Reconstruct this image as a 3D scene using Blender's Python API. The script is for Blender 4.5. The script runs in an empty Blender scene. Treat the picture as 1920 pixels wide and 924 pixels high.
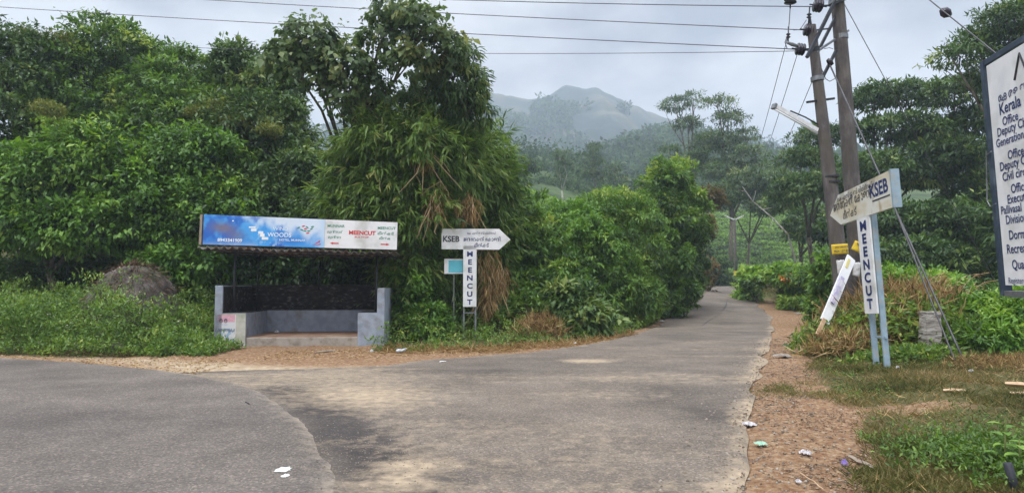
import bpy, math, random
import numpy as np
from mathutils import Matrix, Vector
R = math.radians
rng = np.random.default_rng(7)
random.seed(7)
sc = bpy.context.scene
COL = sc.collection

# ---------------------------------------------------------------- camera
F = 1280.0                       # focal length in pixels of the 1920 wide photo
TH = math.atan(73 / F)           # the camera looks up a little
CAMZ = 1.6
HAZE = 0.00085
cam_d = bpy.data.cameras.new('camera'); cam = bpy.data.objects.new('camera', cam_d); COL.objects.link(cam)
cam_d.sensor_width = 36; cam_d.lens = 36 * F / 1920; cam_d.clip_end = 6000; cam_d.clip_start = 0.05
cam.location = (0, 0, CAMZ); cam.rotation_euler = (R(90) + TH, 0, 0)
sc.camera = cam
fw = np.array([0, math.cos(TH), math.sin(TH)]); up_ = np.array([0, -math.sin(TH), math.cos(TH)])

def ray(px, py): return np.array([px - 960.0, 0, 0]) + F * fw - (py - 462.0) * up_
def P(px, py, Y):                # the point at depth Y seen at that spot of the photo
    d = ray(px, py); return np.array([0, 0, CAMZ]) + d * (Y / d[1])
def G(px, py, z=0.0):            # the point of the flat ground seen at that spot
    d = ray(px, py); return np.array([0, 0, CAMZ]) + d * ((z - CAMZ) / d[2])

# ---------------------------------------------------------------- light
SUN_EL, SUN_AZ = 52, 215         # azimuth clockwise from +Y
sv = Vector((math.sin(R(SUN_AZ)) * math.cos(R(SUN_EL)), math.cos(R(SUN_AZ)) * math.cos(R(SUN_EL)), math.sin(R(SUN_EL))))
sl = bpy.data.lights.new('sun', 'SUN'); so = bpy.data.objects.new('sun', sl); COL.objects.link(so)
sl.energy = 1.5; sl.angle = R(14); sl.color = (1.0, 0.95, 0.87)
so.rotation_euler = (-sv).to_track_quat('-Z', 'Y').to_euler(); so.location = (0, 0, 60)
w = bpy.data.worlds.new('World'); sc.world = w; w.use_nodes = True
nt = w.node_tree; nd = nt.nodes; lk = nt.links; nd.clear()
out = nd.new('ShaderNodeOutputWorld'); bg = nd.new('ShaderNodeBackground'); bg.inputs[1].default_value = 0.1
sky = nd.new('ShaderNodeTexSky'); sky.sky_type = 'NISHITA'; sky.sun_disc = False
sky.sun_elevation = R(SUN_EL); sky.sun_rotation = R(SUN_AZ); sky.air_density = 1.5; sky.dust_density = 3
tc = nd.new('ShaderNodeTexCoord'); mp = nd.new('ShaderNodeMapping'); mp.inputs['Scale'].default_value = (1, 1, 2.0)
no = nd.new('ShaderNodeTexNoise'); no.inputs['Scale'].default_value = 3.6; no.inputs['Detail'].default_value = 6; no.inputs['Roughness'].default_value = 0.5
cr = nd.new('ShaderNodeValToRGB'); cr.color_ramp.elements[0].position = 0.38; cr.color_ramp.elements[0].color = (0.37, 0.39, 0.46, 1)
cr.color_ramp.elements[1].position = 0.60; cr.color_ramp.elements[1].color = (0.76, 0.765, 0.80, 1)
sep = nd.new('ShaderNodeSeparateXYZ'); mr = nd.new('ShaderNodeMapRange')
mr.inputs[1].default_value = 0.38; mr.inputs[2].default_value = 0.95; mr.inputs[3].default_value = 8.9; mr.inputs[4].default_value = 44.0
vm = nd.new('ShaderNodeVectorMath'); vm.operation = 'SCALE'
mx = nd.new('ShaderNodeMix'); mx.data_type = 'RGBA'; mx.inputs[0].default_value = 0.93
lk.new(tc.outputs['Generated'], mp.inputs[0]); lk.new(mp.outputs[0], no.inputs[0]); lk.new(no.outputs[0], cr.inputs[0])
lk.new(tc.outputs['Generated'], sep.inputs[0]); lk.new(sep.outputs[2], mr.inputs[0])
lk.new(cr.outputs[0], vm.inputs[0]); lk.new(mr.outputs[0], vm.inputs['Scale'])
lk.new(sky.outputs[0], mx.inputs[6]); lk.new(vm.outputs[0], mx.inputs[7]); lk.new(mx.outputs[2], bg.inputs[0]); lk.new(bg.outputs[0], out.inputs[0])
sc.view_settings.view_transform = 'Standard'; sc.view_settings.look = 'None'; sc.view_settings.gamma = 1
sc.view_settings.exposure = 0.37
sc.render.engine = 'CYCLES'
sc.cycles.max_bounces = 6; sc.cycles.diffuse_bounces = 3; sc.cycles.transmission_bounces = 4; sc.cycles.glossy_bounces = 2
sc.cycles.volume_bounces = 2; sc.cycles.transparent_max_bounces = 4
sc.cycles.use_denoising = True

# ---------------------------------------------------------------- helpers
def hash2(ix, iy, s):
    h = (ix * 374761393 + iy * 668265263 + s * 974634777) & 0x7fffffff
    h = ((h ^ (h >> 13)) * 1274126177) & 0x7fffffff
    return ((h ^ (h >> 16)) & 0xffff) / 65535.0
def vn(x, y, s=0):
    x = np.asarray(x, float); y = np.asarray(y, float)
    ix = np.floor(x).astype(np.int64); iy = np.floor(y).astype(np.int64); fx = x - ix; fy = y - iy
    fx = fx * fx * (3 - 2 * fx); fy = fy * fy * (3 - 2 * fy)
    a = hash2(ix, iy, s); b = hash2(ix + 1, iy, s); c = hash2(ix, iy + 1, s); d = hash2(ix + 1, iy + 1, s)
    return (a * (1 - fx) + b * fx) * (1 - fy) + (c * (1 - fx) + d * fx) * fy
def fbm(x, y, s=0, o=4):
    t = 0; a = 0.5; n = 0
    for i in range(o): t = t + a * vn(x * 2 ** i, y * 2 ** i, s + i); n += a; a *= 0.5
    return t / n
def sst(x, a, b):
    t = np.clip((np.asarray(x, float) - a) / (b - a), 0, 1); return t * t * (3 - 2 * t)
def norm(v): return v / np.maximum(np.linalg.norm(v, axis=-1, keepdims=True), 1e-9)

def tag(o, label=None, cat=None, group=None, kind=None):
    if label: o['label'] = label
    if cat: o['category'] = cat
    if group: o['group'] = group
    if kind: o['kind'] = kind
    return o
def empty(name, loc=(0, 0, 0), label=None, cat=None, group=None, M=None):
    o = bpy.data.objects.new(name, None); COL.objects.link(o); o.empty_display_size = 0.2
    if M is not None: o.matrix_world = M
    else: o.location = tuple(float(c) for c in loc)
    return tag(o, label, cat, group)
def rawmesh(name, V, Fc, mat, parent=None, attrs=None, smooth=False, local=False):
    """V (n,3); Fc (m,k) int array or list of lists"""
    V = np.asarray(V, float)
    if parent is not None and not local:
        V = V - np.array(parent.location)
    me = bpy.data.meshes.new(name)
    if isinstance(Fc, np.ndarray):
        m, k = Fc.shape
        me.vertices.add(len(V)); me.vertices.foreach_set('co', V.astype(np.float32).ravel())
        me.loops.add(m * k); me.loops.foreach_set('vertex_index', Fc.astype(np.int32).ravel())
        me.polygons.add(m); me.polygons.foreach_set('loop_start', np.arange(0, m * k, k, dtype=np.int32))
        try: me.polygons.foreach_set('loop_total', np.full(m, k, dtype=np.int32))
        except Exception: pass
        me.update(calc_edges=True)
    else:
        me.from_pydata([tuple(v) for v in V], [], Fc); me.update()
    if attrs:
        for an, av in attrs.items():
            av = np.asarray(av, np.float32)
            if av.ndim == 1:
                a = me.attributes.new(an, 'FLOAT', 'POINT'); a.data.foreach_set('value', av)
            else:
                a = me.attributes.new(an, 'FLOAT_COLOR', 'POINT')
                if av.shape[1] == 3: av = np.hstack([av, np.ones((len(av), 1), np.float32)])
                a.data.foreach_set('color', av.ravel())
    if smooth: me.polygons.foreach_set('use_smooth', np.ones(len(me.polygons), bool))
    if mat is not None:
        for mm in (mat if isinstance(mat, list) else [mat]): me.materials.append(mm)
    o = bpy.data.objects.new(name, me); COL.objects.link(o)
    if parent is not None: o.parent = parent
    return o

class MB:
    def __init__(s): s.v = []; s.f = []
    def add(s, V, Fs):
        n = len(s.v); s.v += [tuple(float(c) for c in p) for p in V]; s.f += [[i + n for i in f] for f in Fs]; return s
    def box(s, c, size, ax=None, jit=0):
        c = np.array(c, float); h = np.array(size, float) / 2
        A = np.eye(3) if ax is None else np.array(ax, float)
        V = []
        for sx in (-1, 1):
            for sy in (-1, 1):
                for sz in (-1, 1): V.append(c + A[0] * sx * h[0] + A[1] * sy * h[1] + A[2] * sz * h[2])
        return s.add(V, [[0, 1, 3, 2], [4, 6, 7, 5], [0, 4, 5, 1], [2, 3, 7, 6], [0, 2, 6, 4], [1, 5, 7, 3]])
    def bar(s, a, b, w_, d_=None, upv=(0, 0, 1)):
        a = np.array(a, float); b = np.array(b, float); d_ = d_ or w_
        x = norm(b - a); u = np.array(upv, float)
        if abs(x @ u) > 0.97: u = np.array([0, 1.0, 0])
        y = norm(np.cross(u, x)); z = np.cross(x, y)
        return s.box((a + b) / 2, (np.linalg.norm(b - a), w_, d_), (x, y, z))
    def tube(s, pts, rad, n=8, cap=True):
        pts = [np.array(p, float) for p in pts]
        if not hasattr(rad, '__len__'): rad = [rad] * len(pts)
        V = []; Fs = []; u = None
        for i, p in enumerate(pts):
            t = norm(pts[min(i + 1, len(pts) - 1)] - pts[max(i - 1, 0)])
            if u is None:
                u = np.cross(t, [0, 0, 1.0] if abs(t[2]) < 0.9 else [0, 1.0, 0])
            u = norm(u - t * (u @ t)); v = np.cross(t, u)
            for k in range(n):
                a = 2 * math.pi * k / n; V.append(p + rad[i] * (math.cos(a) * u + math.sin(a) * v))
        for i in range(len(pts) - 1):
            for k in range(n):
                k2 = (k + 1) % n; Fs.append([i * n + k, i * n + k2, (i + 1) * n + k2, (i + 1) * n + k])
        if cap: Fs.append(list(range(n))[::-1]); Fs.append([(len(pts) - 1) * n + k for k in range(n)])
        return s.add(V, Fs)
    def prism(s, poly, y0, y1):      # polygon in local XZ, from y0 to y1
        n = len(poly); V = [(p[0], y0, p[1]) for p in poly] + [(p[0], y1, p[1]) for p in poly]
        Fs = [list(range(n)), list(range(n, 2 * n))[::-1]] + [[i, i + n, (i + 1) % n + n, (i + 1) % n] for i in range(n)]
        return s.add(V, Fs)
    def build(s, name, mat, parent=None, smooth=False, local=True, bevel=0, attrs=None):
        o = rawmesh(name, np.array(s.v), s.f, mat, parent, smooth=smooth, local=local, attrs=attrs)
        if bevel:
            b = o.modifiers.new('bevel', 'BEVEL'); b.width = bevel; b.segments = 2; b.limit_method = 'ANGLE'
        return o

# ---------------------------------------------------------------- materials
def new_mat(name):
    m = bpy.data.materials.new(name); m.use_nodes = True; n = m.node_tree.nodes; n.clear()
    o = n.new('ShaderNodeOutputMaterial'); b = n.new('ShaderNodeBsdfPrincipled'); m.node_tree.links.new(b.outputs[0], o.inputs[0])
    return m, n, m.node_tree.links, b, o
def ramp(n, stops):
    r = n.new('ShaderNodeValToRGB'); e = r.color_ramp.elements
    while len(e) < len(stops): e.new(0.5)
    for i, (p, c) in enumerate(stops): e[i].position = p; e[i].color = (c[0], c[1], c[2], 1)
    return r
def surf(name, cols, scale=8, rough=0.8, detail=6, bump=0.0, bscale=None, metal=0, stretch=(1, 1, 1), spec=0.4, c2=None, s2=1.5, lo=.35, hi=.65):
    m, n, l, b, o = new_mat(name)
    tc = n.new('ShaderNodeTexCoord'); mp = n.new('ShaderNodeMapping'); mp.inputs['Scale'].default_value = stretch
    l.new(tc.outputs['Object'], mp.inputs[0])
    no = n.new('ShaderNodeTexNoise'); no.inputs['Scale'].default_value = scale; no.inputs['Detail'].default_value = detail; no.inputs['Roughness'].default_value = 0.65
    l.new(mp.outputs[0], no.inputs[0])
    k = len(cols); r = ramp(n, [(lo + (hi - lo) * i / max(k - 1, 1), c) for i, c in enumerate(cols)])
    l.new(no.outputs[0], r.inputs[0]); src = r.outputs[0]
    if c2:
        n2 = n.new('ShaderNodeTexNoise'); n2.inputs['Scale'].default_value = s2; n2.inputs['Detail'].default_value = 5; l.new(mp.outputs[0], n2.inputs[0])
        r2 = ramp(n, [(0.5, (0, 0, 0)), (0.68, (1, 1, 1))]); l.new(n2.outputs[0], r2.inputs[0])
        x = n.new('ShaderNodeMix'); x.data_type = 'RGBA'; x.inputs[7].default_value = (*c2, 1); l.new(src, x.inputs[6]); l.new(r2.outputs[0], x.inputs[0]); src = x.outputs[2]
    l.new(src, b.inputs['Base Color']); b.inputs['Roughness'].default_value = rough; b.inputs['Metallic'].default_value = metal
    b.inputs['Specular IOR Level'].default_value = spec
    if bump:
        bn = n.new('ShaderNodeBump'); bn.inputs['Strength'].default_value = min(1, bump); bn.inputs['Distance'].default_value = 0.02
        n3 = n.new('ShaderNodeTexNoise'); n3.inputs['Scale'].default_value = bscale or scale * 2; n3.inputs['Detail'].default_value = 5
        l.new(mp.outputs[0], n3.inputs[0]); l.new(n3.outputs[0], bn.inputs['Height']); l.new(bn.outputs[0], b.inputs['Normal'])
    return m
def attr_mat(name, attr='print', rough=0.5, spec=0.4):
    m, n, l, b, o = new_mat(name); a = n.new('ShaderNodeAttribute'); a.attribute_name = attr
    l.new(a.outputs['Color'], b.inputs['Base Color']); b.inputs['Roughness'].default_value = rough; b.inputs['Specular IOR Level'].default_value = spec
    return m
def leaf_mat(name, cols, trans=0.35, rough=0.47, spec=0.45):
    m, n, l, b, o = new_mat(name)
    a = n.new('ShaderNodeAttribute'); a.attribute_name = 'tint'
    if cols[2][1] > cols[2][0] * 1.25: cols = [(c[0] * 1.22 + .003, c[1] * 1.24, c[2] + .085 * c[1]) for c in cols]
    k = len(cols); r = ramp(n, [(i / (k - 1), c) for i, c in enumerate(cols)]); l.new(a.outputs['Fac'], r.inputs[0])
    l.new(r.outputs[0], b.inputs['Base Color']); b.inputs['Roughness'].default_value = rough; b.inputs['Specular IOR Level'].default_value = spec
    t = n.new('ShaderNodeBsdfTranslucent'); hs = n.new('ShaderNodeHueSaturation'); hs.inputs['Hue'].default_value = 0.485
    hs.inputs['Value'].default_value = 1.3; hs.inputs['Saturation'].default_value = 1.1
    l.new(r.outputs[0], hs.inputs['Color']); l.new(hs.outputs[0], t.inputs[0])
    x = n.new('ShaderNodeMixShader'); x.inputs[0].default_value = trans
    l.new(b.outputs[0], x.inputs[1]); l.new(t.outputs[0], x.inputs[2]); l.new(x.outputs[0], o.inputs[0])
    return m
M = {}
M['leaf'] = leaf_mat('broad leaf', [(.020, .052, .010), (.045, .105, .014), (.085, .175, .020), (.15, .27, .03), (.27, .34, .06)])
M['leaf_dark'] = leaf_mat('dark leaf', [(.016, .042, .012), (.034, .078, .018), (.058, .118, .024), (.10, .175, .034), (.20, .25, .055)], trans=.3)
M['leaf_grey'] = leaf_mat('grey green leaf', [(.025, .05, .018), (.048, .09, .03), (.08, .135, .045), (.12, .185, .065), (.22, .25, .09)])
M['leaf_lush'] = leaf_mat('lush leaf', [(.024, .065, .008), (.055, .135, .012), (.10, .215, .018), (.17, .31, .03), (.28, .40, .06)])
M['bamboo'] = leaf_mat('bamboo leaf', [(.03, .065, .014), (.065, .13, .02), (.115, .20, .03), (.18, .28, .05), (.36, .36, .13)])
M['straw'] = leaf_mat('dry straw', [(.11, .065, .03), (.24, .15, .06), (.40, .27, .11), (.50, .36, .17), (.58, .47, .27)], trans=.15, rough=.7, spec=.2)
M['weed'] = leaf_mat('weed leaf', [(.03, .07, .010), (.06, .125, .015), (.105, .19, .022), (.16, .26, .03), (.32, .34, .08)])
M['grass'] = leaf_mat('short grass', [(.05, .062, .018), (.095, .11, .028), (.16, .155, .045), (.26, .21, .085), (.40, .30, .15)], trans=.25, rough=.6, spec=.25)
M['far_leaf'] = leaf_mat('far leaf', [(.012, .03, .012), (.024, .052, .016), (.036, .075, .02), (.055, .10, .026), (.085, .13, .035)], rough=.7, spec=.2)
M['tea'] = leaf_mat('tea leaf', [(.012, .028, .01), (.06, .12, .016), (.12, .22, .022), (.18, .32, .03), (.26, .40, .05)], rough=.5)
M['rust_leaf'] = leaf_mat('rusty leaf', [(.05, .06, .02), (.09, .085, .025), (.15, .10, .03), (.12, .13, .03), (.24, .15, .06)])
M['bark'] = surf('bark', [(.06, .045, .032), (.13, .105, .08), (.22, .19, .15)], 9, .9, bump=.7, stretch=(1, 1, .25))
M['bark_pale'] = surf('pale bark', [(.22, .20, .17), (.38, .35, .31), (.5, .48, .44)], 5, .85, bump=.5, stretch=(1, 1, .3))
M['culm'] = surf('bamboo culm', [(.12, .16, .04), (.24, .25, .09), (.38, .34, .16)], 4, .5)
M['conc'] = surf('pole concrete', [(.065, .056, .056), (.10, .088, .086), (.155, .14, .135)], 5, .9, bump=.5, bscale=30, stretch=(1, 1, .35), c2=(.09, .08, .065), s2=2)
M['stone'] = surf('stub concrete', [(.16, .14, .12), (.34, .31, .28), (.5, .47, .43)], 6, .95, bump=1, bscale=18, stretch=(.6, .6, 2.5))
M['steel'] = surf('galvanised steel', [(.16, .17, .18), (.26, .275, .29)], 12, .5, metal=.6)
M['steel_dark'] = surf('dark steel', [(.02, .022, .028), (.045, .05, .06)], 10, .55, metal=.3)
M['post_blue'] = surf('pale blue paint', [(.22, .31, .38), (.30, .41, .49)], 6, .5, c2=(.33, .35, .35), s2=5)
M['frame_navy'] = surf('navy frame paint', [(.02, .035, .06), (.035, .055, .085)], 4, .5, c2=(.09, .12, .16), s2=3)
M['wall_grey'] = surf('grey blue wall paint', [(.22, .255, .32), (.29, .33, .40), (.34, .38, .45)], 2.5, .85, bump=.25, bscale=40, c2=(.20, .20, .20), s2=2.6)
M['wall_cream'] = surf('cream wall paint', [(.42, .42, .36), (.52, .52, .46)], 5, .85, c2=(.3, .32, .25), s2=3)
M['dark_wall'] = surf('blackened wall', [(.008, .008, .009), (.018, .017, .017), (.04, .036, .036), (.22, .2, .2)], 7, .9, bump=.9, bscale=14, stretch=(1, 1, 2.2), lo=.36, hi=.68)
M['floor_red'] = surf('red oxide floor', [(.23, .13, .085), (.33, .20, .13), (.40, .29, .21)], 3, .8)
M['cement'] = surf('cement', [(.22, .19, .16), (.32, .29, .25), (.36, .33, .29)], 5, .95, bump=.3)
M['roof'] = surf('roof sheet', [(.14, .10, .075), (.24, .22, .20), (.34, .32, .30)], 3, .8, c2=(.22, .11, .06), s2=4)
M['letter_blue'] = surf('navy lettering', [(.012, .022, .10), (.02, .035, .15)], 4, .5)
M['letter_black'] = surf('black lettering', [(.02, .02, .03), (.05, .05, .07)], 4, .6)
M['letter_red'] = surf('red lettering', [(.55, .03, .03), (.65, .06, .05)], 4, .5)
M['letter_green'] = surf('green lettering', [(.03, .22, .14), (.05, .28, .18)], 4, .5)
M['letter_white'] = surf('white lettering', [(.75, .8, .85), (.85, .88, .9)], 4, .5)
M['white_paint'] = surf('white sign paint', [(.66, .68, .70), (.74, .75, .76), (.78, .79, .80)], 2.2, .5, c2=(.52, .53, .5), s2=2)
M['cyan'] = surf('cyan print', [(.08, .42, .55), (.14, .52, .62)], 3, .5)
M['yellow'] = surf('yellow enamel', [(.62, .42, .02), (.72, .52, .03)], 5, .5)
M['paper'] = surf('paper', [(.55, .56, .56), (.72, .72, .72)], 10, .8, c2=(.3, .28, .25), s2=9)
M['plastic_white'] = surf('white plastic', [(.6, .6, .6), (.75, .76, .78)], 14, .35)
M['plastic_green'] = surf('mint plastic', [(.25, .5, .36), (.4, .62, .48)], 14, .35)
M['plastic_blue'] = surf('blue plastic', [(.03, .14, .5), (.5, .55, .65)], 18, .35)
M['plastic_violet'] = surf('violet plastic', [(.2, .14, .5), (.4, .3, .65)], 18, .35)
M['plastic_orange'] = surf('orange wrapper', [(.75, .25, .02), (.7, .6, .06), (.4, .5, .2)], 14, .35)
M['plastic_clear'] = surf('dull bottle plastic', [(.4, .46, .5), (.62, .66, .7)], 14, .25)
M['wood'] = surf('weathered wood', [(.2, .16, .12), (.36, .3, .24)], 6, .9, stretch=(1, 1, 1))
M['wood_pale'] = surf('pale split wood', [(.42, .27, .15), (.58, .42, .27)], 9, .9)
M['insul'] = surf('dark glazed porcelain', [(.02, .018, .028), (.04, .034, .05)], 6, .18)
M['wire'] = surf('wire', [(.07, .07, .075), (.12, .12, .13)], 4, .5, metal=.4)
M['print'] = attr_mat('printed sheet', rough=.45)
M['paint'] = surf('road paint', [(.55, .57, .52), (.72, .74, .68)], 20, .9)
M['hair'] = surf('printed dark', [(.02, .02, .03), (.03, .03, .05)], 4, .5)

# ---------------------------------------------------------------- the lie of the land
LE = [(1303, 535, 71), (1290, 560, 44), (1255, 600, 31.5), (1240, 610), (1180, 630), (1080, 650), (980, 662), (880, 670), (800, 675), (700, 688)]
RE = [(1376, 535, 71), (1405, 560, 44), (1447, 600, 31.5), (1449, 625), (1441, 640), (1432, 680), (1425, 700), (1405, 760), (1394, 820), (1398, 924)]
def tab(L):
    r = []
    for t in L:
        if len(t) == 3: q = P(*t); r.append((t[2], q[0]))
        else: q = G(*t); r.append((q[1], q[0]))
    r.sort(); return np.array(r)
lt = tab(LE); rt = tab(RE)
lt = np.vstack([[(-40, -2.4), (3, -2.4), (8, -3.6), (11, -6.2), (12.6, -6.0)], lt, [(95, 24.5), (140, 30)]])
rt = np.vstack([[(-40, 1.6)], rt, [(95, 28.5), (140, 34)]])
def xl(y): return np.interp(y, lt[:, 0], lt[:, 1])
def xr(y): return np.interp(y, rt[:, 0], rt[:, 1])
EDGE = [(-75, 33), (-40, 24.2), (-20, 18.2)] + [tuple(G(*p)[:2]) for p in [(0, 672), (150, 682), (300, 695), (380, 706), (450, 722), (495, 740), (530, 760), (580, 810), (620, 870), (640, 924)]] + [(-1.0, 2), (-.9, -2), (-1, -30)]
EDGE = np.array(EDGE)
def edge_dist_far(x): # far edge of the main road as y(x)
    e = EDGE[:-3]; return np.interp(x, e[:, 0], e[:, 1])
def H(x, y):
    x = np.asarray(x, float); y = np.asarray(y, float)
    r = np.interp(y, [-60, 27, 36, 44, 58, 71, 80, 100, 150], [0, 0, .32, .69, 1.15, 1.5, 1.45, .7, 0])
    yb = np.interp(x, [-30, -11, -3, -1, 2, 20], [23.5, 20.8, 20.9, 20.9, 18.5, 18.5])
    dl = np.minimum(xl(y) - 1.0 - x, y - yb)
    bank = 1.3 * sst(dl, 0, 4) + np.minimum(.28 * np.maximum(dl - 2, 0), 5.5)
    bank = bank + 3.3 * np.exp(-((x - 1) / 9.) ** 2 - ((y - 52) / 10.) ** 2)
    mound = .30 * np.exp(-((x - 9.0) / 2.0) ** 2 - ((y - 15.3) / 2.2) ** 2) + .12 * sst(x - xr(y), .8, 3)
    dr = x - xr(y) - 4
    rb = .05 * np.clip(dr, 0, 40) * sst(y, 22, 40)
    far = np.interp(y, [80, 90, 115, 200, 350, 900], [0, 1.8, 10, 33, 42, 42]) 
    return r + bank + mound + rb + far
def near_rough(x, y):
    onroad = (sst(x, xl(y) - .25, xl(y) + .15) * (1 - sst(x, xr(y) - .15, xr(y) + .25)))
    main = 1 - sst(y - edge_dist_far(x), -.1, .25); main = np.where(x > -1.3, 0, main)
    k = np.clip(onroad + main, 0, 1)
    n = (fbm(x * 2.2, y * 2.2, 3) - .5) * .11 + (fbm(x * 7, y * 7, 9, 3) - .5) * .06
    return n * (1 - k) - .05 * k

def grid(xs, ys):
    X, Y = np.meshgrid(xs, ys); nx, ny = len(xs), len(ys)
    i = np.arange((ny - 1) * nx).reshape(ny - 1, nx)[:, :-1].ravel()
    return X.ravel(), Y.ravel(), np.stack([i, i + 1, i + 1 + nx, i + nx], 1)
def spread(a, b, step, lo, hi, g=1.16):
    c = list(np.arange(a, b, step)); s = step
    while c[-1] < hi: s *= g; c.append(c[-1] + s)
    s = step
    while c[0] > lo: s *= g; c.insert(0, c[0] - s)
    return np.array(c)

# ground material : soil and sand with grass where the attribute says
def ground_mat():
    m, n, l, b, o = new_mat('soil and grass')
    tc = n.new('ShaderNodeTexCoord')
    def noise(s, d=6, r=.65):
        q = n.new('ShaderNodeTexNoise'); q.inputs['Scale'].default_value = s; q.inputs['Detail'].default_value = d; q.inputs['Roughness'].default_value = r
        l.new(tc.outputs['Object'], q.inputs[0]); return q
    def mix(f, a, c):
        x = n.new('ShaderNodeMix'); x.data_type = 'RGBA'; l.new(f, x.inputs[0]); l.new(a, x.inputs[6]); l.new(c, x.inputs[7]); return x.outputs[2]
    soil = ramp(n, [(.30, (.12, .062, .032)), (.44, (.21, .115, .06)), (.55, (.29, .19, .11)), (.70, (.42, .32, .21))]); l.new(noise(13, 8, .7).outputs[0], soil.inputs[0])
    sand = ramp(n, [(.3, (.28, .205, .13)), (.5, (.40, .31, .205)), (.7, (.52, .43, .31))]); l.new(noise(5).outputs[0], sand.inputs[0])
    gr = ramp(n, [(.3, (.045, .045, .015)), (.5, (.085, .085, .028)), (.7, (.16, .13, .06))]); l.new(noise(6).outputs[0], gr.inputs[0])
    far = ramp(n, [(.38, (.022, .04, .014)), (.5, (.05, .085, .022)), (.62, (.10, .13, .045))]); l.new(noise(.14, 10, .75).outputs[0], far.inputs[0])
    def at(nm):
        a = n.new('ShaderNodeAttribute'); a.attribute_name = nm; return a.outputs['Fac']
    def th(f, ns, amt=.5, soft=.12):
        a = n.new('ShaderNodeMath'); a.operation = 'MULTIPLY_ADD'; l.new(noise(ns).outputs[0], a.inputs[0]); a.inputs[1].default_value = amt; l.new(f, a.inputs[2])
        mr = n.new('ShaderNodeMapRange'); mr.inputs[1].default_value = .5 + amt / 2 - soft; mr.inputs[2].default_value = .5 + amt / 2 + soft; l.new(a.outputs[0], mr.inputs[0]); return mr.outputs[0]
    c = mix(th(at('sand'), 4, .7, .2), soil.outputs[0], sand.outputs[0])
    c = mix(th(at('grass'), 5, .9, .15), c, gr.outputs[0])
    c = mix(at('far'), c, far.outputs[0])
    # small stones, chips and dry leaf bits
    vo = n.new('ShaderNodeTexVoronoi'); vo.inputs['Scale'].default_value = 48; l.new(tc.outputs['Object'], vo.inputs[0])
    cr = ramp(n, [(.10, (1, 1, 1)), (.2, (0, 0, 0))]); l.new(vo.outputs['Distance'], cr.inputs[0])
    hs = n.new('ShaderNodeMix'); hs.data_type = 'RGBA'; pm = n.new('ShaderNodeMath'); pm.operation = 'MULTIPLY'; pr_ = ramp(n, [(.48, (0, 0, 0)), (.62, (.9, .9, .9))]); l.new(noise(1.7, 4).outputs[0], pr_.inputs[0]); l.new(cr.outputs[0], pm.inputs[0]); l.new(pr_.outputs[0], pm.inputs[1]); l.new(pm.outputs[0], hs.inputs[0]); l.new(c, hs.inputs[6])
    r3 = ramp(n, [(.2, (.09, .06, .04)), (.5, (.24, .18, .12)), (.8, (.46, .38, .29))]); l.new(vo.outputs['Color'], r3.inputs[0]); l.new(r3.outputs[0], hs.inputs[7])
    x2 = n.new('ShaderNodeMix'); x2.data_type = 'RGBA'; l.new(at('far'), x2.inputs[0]); l.new(hs.outputs[2], x2.inputs[6]); l.new(c, x2.inputs[7])
    l.new(x2.outputs[2], b.inputs['Base Color']); b.inputs['Roughness'].default_value = .95; b.inputs['Specular IOR Level'].default_value = .2
    bn = n.new('ShaderNodeBump'); bn.inputs['Strength'].default_value = .8; bn.inputs['Distance'].default_value = .03
    l.new(noise(22, 6, .7).outputs[0], bn.inputs['Height']); l.new(bn.outputs[0], b.inputs['Normal'])
    return m
def gauss(x, y, px, py, rx, ry, a=1.0):
    c = G(px, py); return a * np.exp(-((x - c[0]) / rx) ** 2 - ((y - c[1]) / ry) ** 2)
def grass_amount(x, y):
    d = x - xr(y)
    wob = (fbm(x * .7, y * .7, 21) - .5) * 1.6
    g0 = np.interp(y, [5, 8, 13, 19.5, 30, 44], [.55, .95, .75, 1.3, 2.1, 1.2])
    right = sst(d - g0 + wob * .45, -.1, .6)
    yf = np.interp(x, [-40, -12, -6.5, -5.8], [25, 15.6, 15.0, 14.9])
    left = sst(y - yf + wob * .25, 0, .6) * (x < -7.6 + .4 * wob)
    c = np.interp(x, [-3.6, -2.2, -.5, 1.5, 4, 6, 12], [16.4, 16.2, 16.6, 18.2, 22.3, 28, 46])
    cent = sst(y - c + wob * .35, .1, .9) * ((x > -3.5))
    cent = np.where(x > xl(y) - .3, 0, cent)
    right = right - gauss(x, y, 1540, 800, .45, .8, .9) - gauss(x, y, 1560, 840, .4, .4, .6) - gauss(x, y, 1700, 775, 1.2, .5, .75) - gauss(x, y, 1830, 730, .8, .5, .6) - gauss(x, y, 1720, 870, .4, .4, .5) + gauss(x, y, 1500, 735, .5, .5, .5)
    return np.clip(np.maximum(np.maximum(right, left), cent), 0, 1)
xs = spread(-15, 15, .15, -700, 900); ys = spread(1, 32, .15, -60, 1100)
gx, gy, gf = grid(xs, ys)
nearm = 1 - sst(np.hypot(gx, gy - 14), 26, 45)
gz = H(gx, gy) + near_rough(gx, gy) * np.where(nearm > 0, 1, 1)
gd = gy - edge_dist_far(gx)
g_sand = np.clip(gauss(gx, gy, 600, 715, 3.4, 2.2, 1.1) + .6 * np.exp(-((gd - 1.0) / 1.0) ** 2) * (gx < -3) - .75 * gauss(gx, gy, 600, 655, 3, 1.2, 1), 0, 1)
g_grass = grass_amount(gx, gy)
o = rawmesh('ground', np.stack([gx, gy, gz], 1), gf, ground_mat(), smooth=True,
            attrs={'sand': g_sand, 'grass': g_grass * .95, 'far': sst(gy, 36, 50)})
tag(o, kind='structure')

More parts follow.
